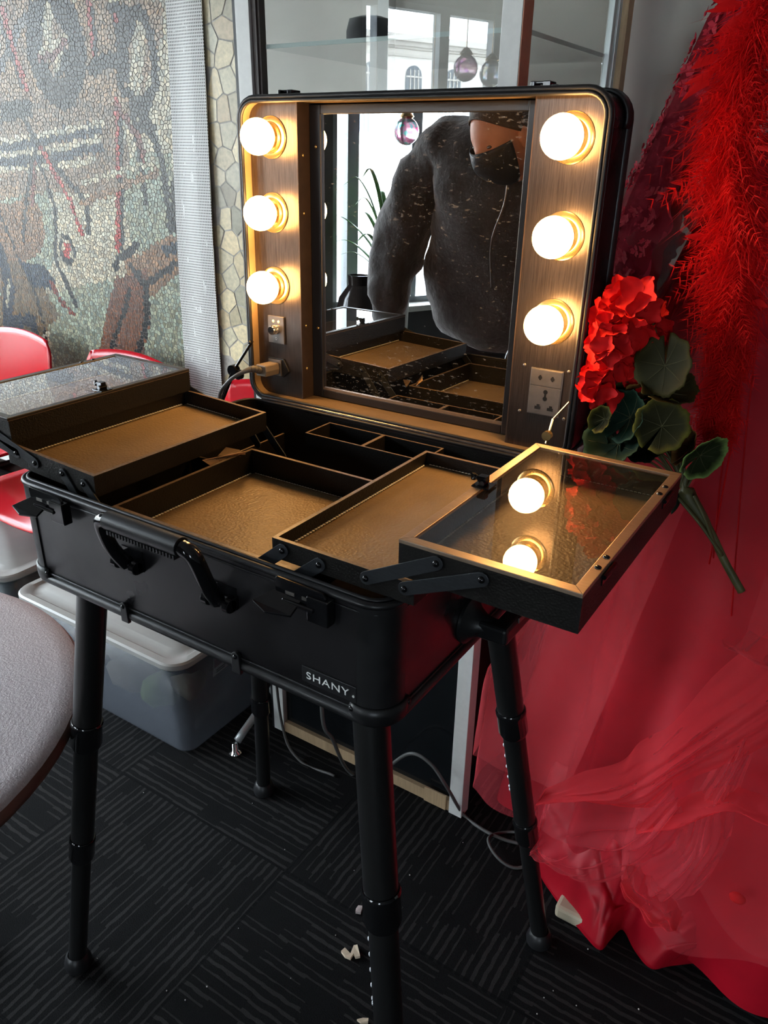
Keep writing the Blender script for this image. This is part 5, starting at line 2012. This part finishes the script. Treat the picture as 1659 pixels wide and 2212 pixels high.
for i in range(9000):
    t = rnd.random()
    q = t * (N - 1)
    j = min(int(q), N - 2)
    c = spine[j].lerp(spine[j + 1], q - j)
    ax = (spine[j + 1] - spine[j]).normalized()
    wd = lerp_tab(W_T, t)
    ang = rnd.uniform(0, 2 * pi)
    d = V((math.cos(ang), 0.55 * math.sin(ang), 0)) + ax * rnd.uniform(-0.3, 0.8) + V((0, 0, -0.35))
    d.normalize()
    L = wd * rnd.uniform(0.45, 1.0)
    dr = V((rnd.uniform(-1, 1), rnd.uniform(-1, 1), rnd.uniform(-1.6, 0.2))) * L * 0.35
    sd = d.cross(V((rnd.uniform(-1, 1), rnd.uniform(-1, 1), rnd.uniform(-1, 1)))).normalized()
    wb = rnd.uniform(0.0003, 0.0008)
    c = c + V((rnd.uniform(-1, 1), rnd.uniform(-0.5, 0.5), rnd.uniform(-1, 1))) * 0.012
    p1 = c + d * L * 0.5 + dr * 0.25
    p2 = c + d * L + dr
    M_ = bl if rnd.random() < 0.7 else bd_
    a1, a2 = M_.v(c - sd * wb), M_.v(c + sd * wb)
    b1_, b2_ = M_.v(p1 - sd * wb), M_.v(p1 + sd * wb)
    e_ = M_.v(p2)
    M_.face([a1, a2, b2_, b1_])
    M_.face([b1_, b2_, e_])
# soft tufts: fans of fine down around short quills
for i in range(150):
    t = rnd.random() ** 0.9
    q = t * (N - 1)
    j = min(int(q), N - 2)
    c = spine[j].lerp(spine[j + 1], q - j)
    ax = (spine[j + 1] - spine[j]).normalized()
    ang = rnd.uniform(0, 2 * pi)
    wd = lerp_tab(W_T, t)
    d = (V((math.cos(ang), -abs(math.sin(ang)) * 0.6, 0)) + ax * rnd.uniform(0, 0.9)).normalized()
    L = wd * rnd.uniform(0.7, 1.15)
    curl = V((rnd.uniform(-0.5, 0.5), rnd.uniform(-0.3, 0.1), rnd.uniform(-0.9, 0.1)))
    pa = None
    for s in range(9):
        f0 = s / 8
        p = c + d * L * f0 + curl * L * 0.5 * f0 * f0
        tg = (d + curl * f0).normalized()
        for sg in (-1, 1):
            for r3 in range(3):
                sd = tg.cross(V((rnd.uniform(-.6, .6), -1, rnd.uniform(-.6, .6)))).normalized() * sg
                ln_ = 0.022 * (1 - f0 * 0.6) * rnd.uniform(0.7, 1.2)
                e_ = p + sd * ln_ + tg * ln_ * 0.7 + V((0, rnd.uniform(-0.006, 0.004), -0.004))
                wv_ = tg * 0.0007
                M_ = bl if rnd.random() < 0.8 else bd_
                M_.poly([p - wv_, p + wv_, e_])
for m3, mt3 in ((bl, boa_m), (bd_, boa_d)):
    m3.build('barbs', mt3, boa)['kind'] = 'stuff'
# single blade feathers sticking out
for i in range(30):
    t = rnd.random()
    q = t * (N - 1)
    j = min(int(q), N - 2)
    c = spine[j].lerp(spine[j + 1], q - j)
    wd = lerp_tab(W_T, t)
    ang = rnd.choice((pi, pi, 0)) + rnd.uniform(-0.9, 0.9)
    d = V((math.cos(ang), -0.35, rnd.uniform(-0.9, 0.5))).normalized()
    L = wd * rnd.uniform(0.35, 0.6)
    c = c + d * wd * 0.5
    sd = d.cross(V((0.2, -1, 0.1))).normalized()
    cur = V((0, -0.2, -1)) * L * rnd.uniform(0.0, 0.5) + sd * L * rnd.uniform(-0.4, 0.4)
    mb = MB()
    rows = []
    wf = rnd.uniform(0.003, 0.0055)
    for s in range(8):
        f0 = s / 7
        p = c + d * L * f0 + cur * f0 * f0
        ww = wf * math.sin(pi * (0.12 + 0.86 * f0)) ** 0.7
        rows.append([mb.v(p - sd * ww), mb.v(p + V((0, -0.0015, 0))), mb.v(p + sd * ww)])
    for r0, r1 in zip(rows, rows[1:]):
        mb.face([r0[0], r0[1], r1[1], r1[0]])
        mb.face([r0[1], r0[2], r1[2], r1[1]])
    mb.build('feather', boa_m, boa, smooth=True)
# two ribbon ends
for (p0, p1, p2) in (((1612, 735), (1585, 930), (1532, 1218)), ((1600, 800), (1560, 1010), (1541, 1205)), ((1660, 560), (1612, 930), (1580, 1330))):
    mb = MB()
    P = bez([at(*p0, 1, 0.52), at(*p1, 1, 0.525), at(*p2, 1, 0.53)], 12)
    mb.tube(P, 0.0022, 6, flat=0.5)
    mb.build('ribbon', boa_d if p0[0] != 1612 else boa_m, boa, smooth=True)

# ------------------------------------------------------------------ artificial geranium bouquet
k = NT('geranium_petal')
k.l(k.ramp(k.noise(40, 3), [(0.3, (0.42, 0.003, 0.006)), (0.7, (0.70, 0.010, 0.010))]), k.b.inputs['Base Color'])
k.b.inputs['Roughness'].default_value = 0.7
k.b.inputs['Specular IOR Level'].default_value = 0.15
petal = k.m


def leafmat(name, mid, rim):
    k = NT(name)
    tc = k.n('ShaderNodeTexCoord')
    ca = k.n('ShaderNodeVertexColor', layer_name='rim')
    f = k.math('ADD', ca.outputs['Color'], k.math('MULTIPLY', k.math('SUBTRACT', k.noise(60, 3), 0.5), 0.5))
    k.l(k.ramp(f, [(0.25, mid), (0.62, tuple((a + b) / 2 for a, b in zip(mid, rim))), (0.9, rim)]), k.b.inputs['Base Color'])
    k.b.inputs['Roughness'].default_value = 0.7
    k.b.inputs['Specular IOR Level'].default_value = 0.12
    k.bump(k.noise(500, 2), 0.2, 0.0006)
    return k.m


leaf_olive = leafmat('olive_leaf', (0.022, 0.020, 0.006), (0.05, 0.045, 0.012))
leaf_yel = leafmat('yellow_rimmed_leaf', (0.020, 0.019, 0.005), (0.12, 0.11, 0.015))
leaf_green = leafmat('dark_green_leaf', (0.006, 0.020, 0.012), (0.014, 0.042, 0.025))
leaf_lime = leafmat('lime_rimmed_leaf', (0.018, 0.026, 0.008), (0.24, 0.36, 0.10))
leaf_brown = leafmat('brown_leaf', (0.10, 0.045, 0.012), (0.26, 0.12, 0.03))
stem_m = mat('olive_stem', (0.09, 0.085, 0.03), 0.5, var=0.3, scale=30)
bq = thing('geranium_bouquet', 'artificial red geranium bouquet hanging stems down against the gown', 'bouquet', (0.73, 0.48, 1.1))


def leaf(px, py, r, y, nrm, m, cup=0.25, roll=0.0, squash=1.0):
    c = at(px, py, 1, y)
    n_ = V(nrm).normalized()
    a = n_.cross(V((0, 0, 1)))
    a = a.normalized() if a.length > 0.05 else V((1, 0, 0))
    b = a.cross(n_).normalized()
    a, b = a * math.cos(roll) + b * math.sin(roll), -a * math.sin(roll) + b * math.cos(roll)
    mb = MB()
    cl = mb.b.loops.layers.color.new('rim')
    NR, NA = 8, 60
    vs, cols = [], {}
    for i in range(NR + 1):
        row = []
        for j in range(NA):
            t = 0.10 + (2 * pi - 0.20) * j / (NA - 1)       # notch at t=0
            rr_ = r * (i / NR) * (1 + 0.045 * math.sin(t * 9) * (i / NR) + 0.02 * math.sin(t * 31) * (i / NR))
            vein = abs(math.sin(t * 3.5))
            z = cup * r * (i / NR) ** 2 + 0.03 * r * math.sin(t * 3.5) ** 2 * (i / NR) + 0.09 * r * math.sin(t * 2 + px) * (i / NR) ** 2
            p = c + a * rr_ * math.sin(t) * squash + b * (-rr_ * math.cos(t)) + n_ * z
            v = mb.v(p)
            cols[v] = (i / NR) ** 2 * 0.9 + 0.12 * (1 - vein)
            row.append(v)
        vs.append(row)
    for i in range(NR):
        for j in range(NA - 1):
            f = mb.face([vs[i][j], vs[i][j + 1], vs[i + 1][j + 1], vs[i + 1][j]])
            if f:
                for lp in f.loops:
                    q = cols[lp.vert]
                    lp[cl] = (q, q, q, 1)
    lf = mb.build('leaf', m, bq, smooth=True, solid=0.0008)
    mb = MB()
    for q in range(7):
        t = 0.5 + (2 * pi - 1.0) * q / 6
        pts = []
        for i in range(7):
            f0 = i / 7
            z = cup * r * f0 ** 2 + 0.03 * r * math.sin(t * 3.5) ** 2 * f0 + 0.09 * r * math.sin(t * 2 + px) * f0 ** 2
            pts.append(c + a * r * f0 * math.sin(t) * squash - b * r * f0 * math.cos(t) + n_ * (z + 0.0006))
        mb.tube(pts, [0.00045 * (1 - i / 8) for i in range(7)], 4)
    mb.build('vein', stem_m, lf, smooth=True)
    return c


def floret(mb, c, n_, r, rnd):
    n_ = V(n_).normalized()
    a = n_.cross(V((0.1, 0, 1))).normalized()
    b = a.cross(n_)
    t0 = rnd.random() * 6
    for q in range(5):
        t = t0 + 2 * pi * q / 5 + rnd.uniform(-0.12, 0.12)
        d = a * math.cos(t) + b * math.sin(t)
        s = -a * math.sin(t) + b * math.cos(t)
        lift = rnd.uniform(0.05, 0.55)
        rows = []
        for i in range(7):
            f0 = i / 6
            wd = r * 0.50 * (math.sin(pi * (0.08 + 0.80 * f0))) ** 0.8
            row = []
            for j in range(7):
                g = (j - 3) / 3
                p = c + d * r * f0 * (1 - 0.18 * g * g * f0) + s * wd * g + n_ * r * (lift * f0 * f0 + 0.12 * g * g * f0 + 0.05 * math.sin(g * 7 + q) * f0)
                row.append(mb.v(p))
            rows.append(row)
        for r0, r1 in zip(rows, rows[1:]):
            for j in range(6):
                mb.face([r0[j], r0[j + 1], r1[j + 1], r1[j]])
    mb.sphere(c + n_ * 0.002, 0.0022, 8)


hub = at(1480, 1060, 1, 0.50)
rnd = random.Random(31)
for (px, py, R, y, cnt) in ((1400, 668, 36, 0.475, 3), (1335, 688, 36, 0.49, 4), (1328, 740, 38, 0.475, 4), (1385, 775, 38, 0.49, 3), (1430, 712, 30, 0.505, 3), (1304, 832, 34, 0.48, 4), (1352, 650, 26, 0.50, 3)):
    c = at(px, py, 1, y)
    rr0 = R * 0.00068
    mb = MB()
    for q in range(cnt):
        t = 2 * pi * q / cnt + rnd.random() * 0.5
        k0 = 0.0 if q == 0 else rnd.uniform(0.55, 0.95)
        off = V((math.cos(t) * k0 * rr0, -0.35 * rr0 * (1 - k0), math.sin(t) * k0 * rr0 * 1.05))
        floret(mb, c + off, V((math.cos(t) * k0 * 0.8, -1, math.sin(t) * k0 * 0.8 + 0.15)), rr0 * rnd.uniform(0.95, 1.2), rnd)
    fl = mb.build('flower_head', petal, bq, smooth=True)
    MB().tube(bez([c + V((0, 0.012, 0)), c.lerp(hub, 0.45) + V((rnd.uniform(-.01, .01), 0.03, 0)), hub], 6), 0.0022, 6).build('stem', stem_m, bq, smooth=True)
specs = [(1437, 790, 0.040, 0.465, (-0.35, -1, 0.25), leaf_olive, 0.12, 2.9, 1.0),
         (1442, 848, 0.040, 0.475, (0.35, -0.45, 1.0), leaf_olive, 0.25, 1.2, 0.8),
         (1430, 921, 0.0355, 0.455, (0.05, -1, 0.35), leaf_yel, 0.18, 0.4, 1.0),
         (1306, 905, 0.022, 0.47, (-0.4, -1, 0.1), leaf_yel, 0.5, 0.6, 0.75),
         (1362, 902, 0.036, 0.478, (-0.5, -1, 0.3), leaf_green, 0.5, 0.3, 1.0),
         (1335, 960, 0.044, 0.470, (-0.3, -0.8, 0.7), leaf_green, 0.4, 2.6, 1.0),
         (1385, 955, 0.030, 0.488, (0.3, -1, 0.5), leaf_green, 0.5, 1.5, 1.0),
         (1512, 984, 0.036, 0.470, (0.75, -0.75, 0.1), leaf_lime, 0.35, 1.0, 0.62),
         (1492, 965, 0.028, 0.492, (-0.7, -0.8, 0.2), leaf_brown, 0.5, 0.2, 0.7),
         (1400, 860, 0.030, 0.500, (-0.2, -1, -0.3), leaf_brown, 0.5, 0.9, 1.0),
         (1352, 860, 0.026, 0.505, (0.2, -1, 0.1), leaf_olive, 0.5, 2.0, 1.0),
         (1300, 960, 0.026, 0.492, (-0.6, -0.8, 0.2), leaf_green, 0.5, 2.0, 1.0),
         (1468, 1085, 0.018, 0.490, (-1, -0.5, 0.0), leaf_green, 0.5, 0.0, 0.6)]
for sp in specs:
    c = leaf(*sp)
    MB().tube(bez([c + V((0, 0.003, 0)), c.lerp(hub, 0.5) + V((0, 0.03, 0)), hub], 6), 0.0017, 6).build('stem', stem_m, bq, smooth=True)
mb = MB()
tail = at(1602, 1278, 1, 0.50)
mb.tube(bez([hub + V((0, 0.004, 0.03)), hub, hub.lerp(tail, 0.35) + V((0.004, 0, 0)), hub.lerp(tail, 0.7), tail], 8), [0.004] * 8 + [0.012, 0.0125, 0.012, 0.011, 0.010, 0.009, 0.008, 0.007] + [0.0055] * 17, 12)
mb.build('main_stem', stem_m, bq, smooth=True)
for (x0_, y0_, x1_, y1_) in ((1465, 1075, 1560, 1200), (1500, 1070, 1545, 1180)):
    MB().tube(bez([at(x0_, y0_, 1, 0.485), at((x0_ + x1_) / 2, (y0_ + y1_) / 2 - 6, 1, 0.484), at(x1_, y1_, 1, 0.49)], 8), 0.0038, 8, flat=0.6).build('stem', stem_m, bq, smooth=True)
mb = MB()
pc_ = at(1593, 1940, 1, 0.56)
mb.sphere((pc_.x, pc_.y, pc_.z), (0.014, 0.008, 0.011), 14)
tag(mb.build('fallen_petal', petal, smooth=True), 'single bright red petal caught on the satin train', 'petal')

# ------------------------------------------------------------------ the person in the mirror
def skin(name, verts, edges, rad, root, m, parent, sub=2):
    """one continuous skinned body from joints"""
    names = list(verts)
    me = bpy.data.meshes.new(name)
    o0 = V(parent['_o'])
    me.from_pydata([V(verts[n_]) - o0 for n_ in names], [(names.index(a), names.index(b)) for a, b in edges], [])
    o = bpy.data.objects.new(name, me)
    COL.objects.link(o)
    o.parent = parent
    o['_o'] = parent['_o']
    sk = o.modifiers.new('skin', 'SKIN')
    sk.use_smooth_shade = True
    sk.branch_smoothing = 0.6
    for n_, d_ in zip(names, me.skin_vertices[0].data):
        r = rad[n_]
        d_.radius = r if isinstance(r, tuple) else (r, r)
        d_.use_root = (n_ == root)
    ss = o.modifiers.new('smooth', 'SUBSURF')
    ss.levels = ss.render_levels = sub
    me.materials.append(m)
    return o


jacket = mat('dark_brown_jacket', (0.020, 0.0155, 0.0145), 0.75, var=0.3, scale=14, bump=0.5, bscale=30, bdist=0.01, sheen=0.3)
trousers = mat('black_trousers', (0.015, 0.015, 0.018), 0.8)
flesh = mat('warm_skin', (0.50, 0.22, 0.13), 0.5, var=0.12, scale=20)
mask_m = mat('black_face_mask', (0.02, 0.022, 0.024), 0.55, bump=0.3, bscale=60, bdist=0.003)
hair_m = mat('short_grey_brown_hair', (0.06, 0.045, 0.035), 0.7, bump=0.6, bscale=200, bdist=0.003)
person = thing('person', 'person in a dark jacket and black face mask leaning in, seen in the case mirror', 'person', (-0.20, -1.10, 0))
J = dict(pel=(-0.16, -0.91, 0.84), belly=(-0.15, -0.84, 1.10), chest=(-0.13, -0.74, 1.30), top=(-0.10, -0.70, 1.44),
         neck=(-0.05, -0.62, 1.48),
         lsh=(-0.33, -0.70, 1.49), lel=(-0.50, -0.69, 1.17), lwr=(-0.46, -0.58, 0.92),
         rsh=(0.17, -0.72, 1.48), rel=(0.36, -0.82, 1.22), rwr=(0.40, -0.70, 1.03),
         lhip=(-0.27, -0.99, 0.93), lkn=(-0.30, -0.96, 0.50), lan=(-0.31, -1.04, 0.10),
         rhip=(-0.05, -0.99, 0.93), rkn=(-0.03, -0.96, 0.50), ran=(-0.01, -1.06, 0.10))
upper = {k_: J[k_] for k_ in ('pel', 'belly', 'chest', 'top', 'neck', 'lsh', 'lel', 'lwr', 'rsh', 'rel', 'rwr')}
skin('jacket', upper, [('pel', 'belly'), ('belly', 'chest'), ('chest', 'top'), ('top', 'neck'), ('top', 'lsh'), ('lsh', 'lel'), ('lel', 'lwr'), ('top', 'rsh'), ('rsh', 'rel'), ('rel', 'rwr')],
     dict(pel=(0.28, 0.19), belly=(0.33, 0.19), chest=(0.31, 0.18), top=(0.21, 0.12), neck=0.07, lsh=0.13, lel=0.10, lwr=0.052, rsh=0.115, rel=0.085, rwr=0.052), 'pel', jacket, person, 3)
ctex = bpy.data.textures.new('jacket_creases', 'CLOUDS')
ctex.noise_scale = 0.11
jk = [o for o in person.children if o.name.startswith('jacket')][0]
dm = jk.modifiers.new('creases', 'DISPLACE')
dm.texture = ctex
dm.strength = 0.055
dm.mid_level = 0.5
dm.texture_coords = 'LOCAL'
low = {k_: J[k_] for k_ in ('pel', 'lhip', 'lkn', 'lan', 'rhip', 'rkn', 'ran')}
low['pel'] = (-0.16, -0.97, 0.97)
skin('trousers', low, [('pel', 'lhip'), ('lhip', 'lkn'), ('lkn', 'lan'), ('pel', 'rhip'), ('rhip', 'rkn'), ('rkn', 'ran')],
     dict(pel=(0.17, 0.12), lhip=0.10, lkn=0.07, lan=0.052, rhip=0.10, rkn=0.07, ran=0.052), 'pel', trousers, person)
for x, y in ((-0.31, -1.04), (-0.01, -1.06)):
    mb = MB()
    mb.sphere((x, y + 0.06, 0.045), (0.048, 0.14, 0.045), 18)
    for v in mb.b.verts:
        v.co.z = max(v.co.z, 0.002)
    mb.build('shoe', black_plastic, person, smooth=True)
# head, tilted down and towards the case
HC = V((-0.045, -0.50, 1.500))
HR = Matrix.Rotation(0.45, 3, 'Z') @ Matrix.Rotation(-0.55, 3, 'X')
mb = MB()
mb.T = lambda p: HC + HR @ V(p)
n0 = 0
rows = []
for i in range(21):
    t = pi * i / 20
    row = []
    for j in range(28):
        a = 2 * pi * j / 28
        x, y, z = math.sin(t) * math.cos(a), math.sin(t) * math.sin(a), math.cos(t)
        px_ = 0.074 * x * (1 - 0.22 * max(0, -z))
        py_ = 0.094 * y
        pz_ = 0.118 * z
        if y > 0:      # face side
            py_ += 0.014 * math.exp(-((x / 0.18) ** 2)) * math.exp(-(((z + 0.12) / 0.16) ** 2)) * 1.8   # nose
            py_ -= 0.012 * math.exp(-(((abs(x) - 0.42) / 0.16) ** 2)) * math.exp(-(((z - 0.10) / 0.12) ** 2))  # eye sockets
            py_ += 0.006 * math.exp(-((x / 0.3) ** 2)) * math.exp(-(((z + 0.48) / 0.08) ** 2))      # lips
            py_ += 0.008 * math.exp(-((x / 0.4) ** 2)) * math.exp(-(((z + 0.85) / 0.15) ** 2))      # chin
        row.append((px_, py_, pz_))
    rows.append(row)
R = [[mb.v(p) for p in (r if 0 < i < 20 else r[:1])] for i, r in enumerate(rows)]
for i in range(20):
    A_, B_ = R[i], R[i + 1]
    for j in range(28):
        j2 = (j + 1) % 28
        if len(A_) == 1:
            mb.face([A_[0], B_[j], B_[j2]])
        elif len(B_) == 1:
            mb.face([A_[j], B_[0], A_[j2]])
        else:
            mb.face([A_[j], B_[j], B_[j2], A_[j2]])
mb.T = None
mb.tube([HC + HR @ V((0, -0.02, -0.07)), V(J['neck']) + V((0, 0.0, -0.04))], [0.052, 0.060], 18)
head = mb.build('head', flesh, person, smooth=True)
mb = MB()
mb.T = lambda p: HC + HR @ V(p)
for sx in (-1, 1):
    mb.sphere((sx * 0.076, -0.008, -0.004), (0.010, 0.020, 0.032), 12)
mb.build('ear', flesh, head, smooth=True)
mb = MB()
mb.T = lambda p: HC + HR @ V(p)
for sx in (-1, 1):
    mb.sphere((sx * 0.030, 0.0745, 0.013), (0.010, 0.007, 0.0045), 10)
mb.build('eye', mat('shadowed_eye', (0.10, 0.07, 0.06), 0.3), head, smooth=True)
mb = MB()
mb.T = lambda p: HC + HR @ V(p)


def mf(u, v):
    a = (u - 0.5) * 2.5
    z = 0.010 - 0.128 * v
    k0 = math.sqrt(max(0.05, 1 - (z / 0.122) ** 2))
    ridge = 0.020 * math.exp(-(a / 0.5) ** 2) * math.sin(pi * min(1, v * 1.15 + 0.08))
    return (math.sin(a) * 0.080 * k0, math.cos(a) * (0.098 + ridge) * (k0 * 0.9 + 0.1) + 0.004, z)


mb.grid(mf, 26, 16)
mb.build('face_mask', mask_m, head, smooth=True, solid=0.002)
mb = MB()
mb.T = lambda p: HC + HR @ V(p)


def hf(u, v):
    a = 2 * pi * u
    t = v * (1.50 + 0.68 * (-math.sin(a)))
    return (0.081 * math.sin(t) * math.cos(a), 0.101 * math.sin(t) * math.sin(a) - 0.004, 0.126 * math.cos(t))


mb.grid(hf, 30, 14, closed_u=True)
mb.build('hair', hair_m, head, smooth=True, solid=0.004)
# collar and zip
mb = MB()
mb.tube([V(J['neck']) + V((0.075 * math.cos(t), 0.06 * math.sin(t), 0.012 - 0.02 * math.sin(t))) for t in [2 * pi * i / 24 for i in range(24)]], 0.016, 8, closed=True)
mb.build('jacket_collar', mat('tan_collar_lining', (0.16, 0.11, 0.08), 0.8), person, smooth=True)
mb = MB()
mb.tube(bez([V(J['neck']) + V((0.0, 0.065, -0.02)), V((-0.05, -0.555, 1.34)), V((-0.09, -0.57, 1.22)), V((-0.12, -0.66, 1.08))], 8), 0.003, 6)
mb.build('jacket_zip', plate_mat, person, smooth=True)


def hand(w, fwd, down, side_):
    """palm with five curled fingers growing from wrist w"""
    w, fwd, dn_, sd = V(w), V(fwd).normalized(), V(down).normalized(), V(side_).normalized()
    vs = {'w': w, 'p': w + fwd * 0.045}
    rd = {'w': (0.026, 0.020), 'p': (0.032, 0.017)}
    ed = [('w', 'p')]
    for i, (off, ln_) in enumerate(((-0.030, 0.070), (-0.010, 0.080), (0.010, 0.075), (0.029, 0.058))):
        b0 = w + fwd * 0.075 + sd * off
        vs['k%d' % i] = b0
        rd['k%d' % i] = 0.0105
        ed.append(('p', 'k%d' % i))
        pr = 'k%d' % i
        ang = 0.25
        p = b0
        for q in range(3):
            ang += 0.32
            p = p + (fwd * math.cos(ang) + dn_ * math.sin(ang)) * ln_ * (0.45, 0.32, 0.23)[q]
            nm = 'f%d%d' % (i, q)
            vs[nm] = p
            rd[nm] = (0.0095, 0.0085, 0.0070)[q]
            ed.append((pr, nm))
            pr = nm
    vs['t0'] = w + fwd * 0.030 - sd * 0.036 + dn_ * 0.008
    vs['t1'] = w + fwd * 0.062 - sd * 0.052 + dn_ * 0.020
    vs['t2'] = w + fwd * 0.088 - sd * 0.050 + dn_ * 0.030
    rd.update(t0=0.0125, t1=0.0105, t2=0.0085)
    ed += [('w', 't0'), ('t0', 't1'), ('t1', 't2')]
    skin('hand', vs, ed, rd, 'w', flesh, person, 2)


hand(J['lwr'], (0.1, 0.75, -0.65), (0.1, -0.6, -0.8), (-1, 0.1, 0.1))
hand(J['rwr'], (0.1, 0.75, -0.65), (0.1, -0.6, -0.8), (1, 0.1, 0.1))

# ------------------------------------------------------------------ by the street window
pot_m = mat('cream_glazed_pot', (0.62, 0.60, 0.52), 0.35)
plant_m = mat('long_green_leaf', (0.10, 0.26, 0.07), 0.45, var=0.3, scale=12)
pp = fp(0.12, 0, 0.36)
plant = thing('window_plant', 'potted plant with long arching leaves by the street window, seen in the mirror', 'plant', (pp.x, pp.y, 0))
MB().lathe((pp.x, pp.y, 0), (0, 0, 1), [(0, 0.002), (0.12, 0.002), (0.13, 0.02), (0.14, 0.62), (0.15, 0.64), (0.13, 0.64), (0.125, 0.60), (0, 0.60)], 28).build('pot', pot_m, plant, smooth='auto')
rnd = random.Random(15)
for i in range(26):
    a = rnd.uniform(0, 2 * pi)
    h = rnd.uniform(0.25, 0.85)
    sp_ = rnd.uniform(0.08, 0.36)
    P = bez([(pp.x + 0.03 * math.cos(a), pp.y + 0.03 * math.sin(a), 0.61), (pp.x + sp_ * 0.4 * math.cos(a), pp.y + sp_ * 0.4 * math.sin(a), 0.61 + h * 0.65), (pp.x + sp_ * math.cos(a), pp.y + sp_ * math.sin(a), 0.61 + h), (pp.x + sp_ * 1.5 * math.cos(a), pp.y + sp_ * 1.5 * math.sin(a), 0.61 + h * rnd.uniform(0.8, 1.15))], 5)
    n_ = len(P)
    MB().tube(P, [0.016 * math.sin(pi * (0.15 + 0.83 * q / (n_ - 1))) + 0.001 for q in range(n_)], 6, flat=0.15, up=(math.cos(a), math.sin(a), 0.0)).build('leaf', plant_m, plant, smooth=True)
vz = fp(-0.22, 0, 0.50)
vs_ = thing('dark_vase', 'dark glossy tall vase standing by the window plant, seen in the mirror edge', 'vase', (vz.x, vz.y, 0))
MB().lathe((vz.x, vz.y, 0), (0, 0, 1), [(0, 0.002), (0.10, 0.002), (0.15, 0.20), (0.17, 0.48), (0.13, 0.66), (0.07, 0.74), (0.075, 0.80), (0.06, 0.80), (0.055, 0.74), (0, 0.70)], 28).build('vase_body', mat('dark_glazed_ceramic', (0.02, 0.015, 0.013), 0.12), vs_, smooth='auto')


def ornament(s, n_, z, cols, label):
    c = fp(s, z, n_)
    t = thing('mosaic_lantern', label, 'lantern', tuple(c), 'mosaic glass lanterns hanging in the street window')
    MB().cyl(c + V((0, 0, 0.10)), V((c.x, c.y, CEIL - 0.002)), 0.003, n=6).build('chain', brass, t)
    MB().lathe(c, (0, 0, 1), [(0.03, 0.075), (0.05, 0.085), (0.02, 0.12), (0, 0.13)], 18).build('cap', brass, t, smooth='auto')
    k = NT('mosaic_glass')
    v_ = k.n('ShaderNodeTexVoronoi')
    v_.inputs['Scale'].default_value = 45
    tcx = k.n('ShaderNodeTexCoord')
    k.l(tcx.outputs['Object'], v_.inputs['Vector'])
    rp_ = k.n('ShaderNodeSeparateColor')
    k.l(v_.outputs['Color'], rp_.inputs[0])
    k.l(k.ramp(rp_.outputs[0], [(0.0, cols[0]), (0.5, cols[1]), (0.9, cols[2])]), k.b.inputs['Base Color'])
    k.b.inputs['Roughness'].default_value = 0.15
    k.b.inputs['Transmission Weight'].default_value = 0.6
    MB().sphere(c, 0.085, 20).build('globe', k.m, t, smooth=True)


ornament(0.30, 0.25, 1.66, ((0.8, 0.05, 0.25), (0.9, 0.5, 0.6), (0.1, 0.6, 0.5)), 'pink and green mosaic lantern nearest the street window corner')
ornament(0.62, 0.20, 1.98, ((0.7, 0.05, 0.2), (0.9, 0.8, 0.8), (0.5, 0.1, 0.5)), 'crimson mosaic lantern reflected in the cabinet glass')
ornament(0.86, 0.20, 1.96, ((0.1, 0.5, 0.6), (0.8, 0.7, 0.9), (0.9, 0.6, 0.2)), 'blue and amber mosaic lantern reflected in the cabinet glass')

for o in list(bpy.data.objects):
    if '_o' in o.keys():
        del o['_o']
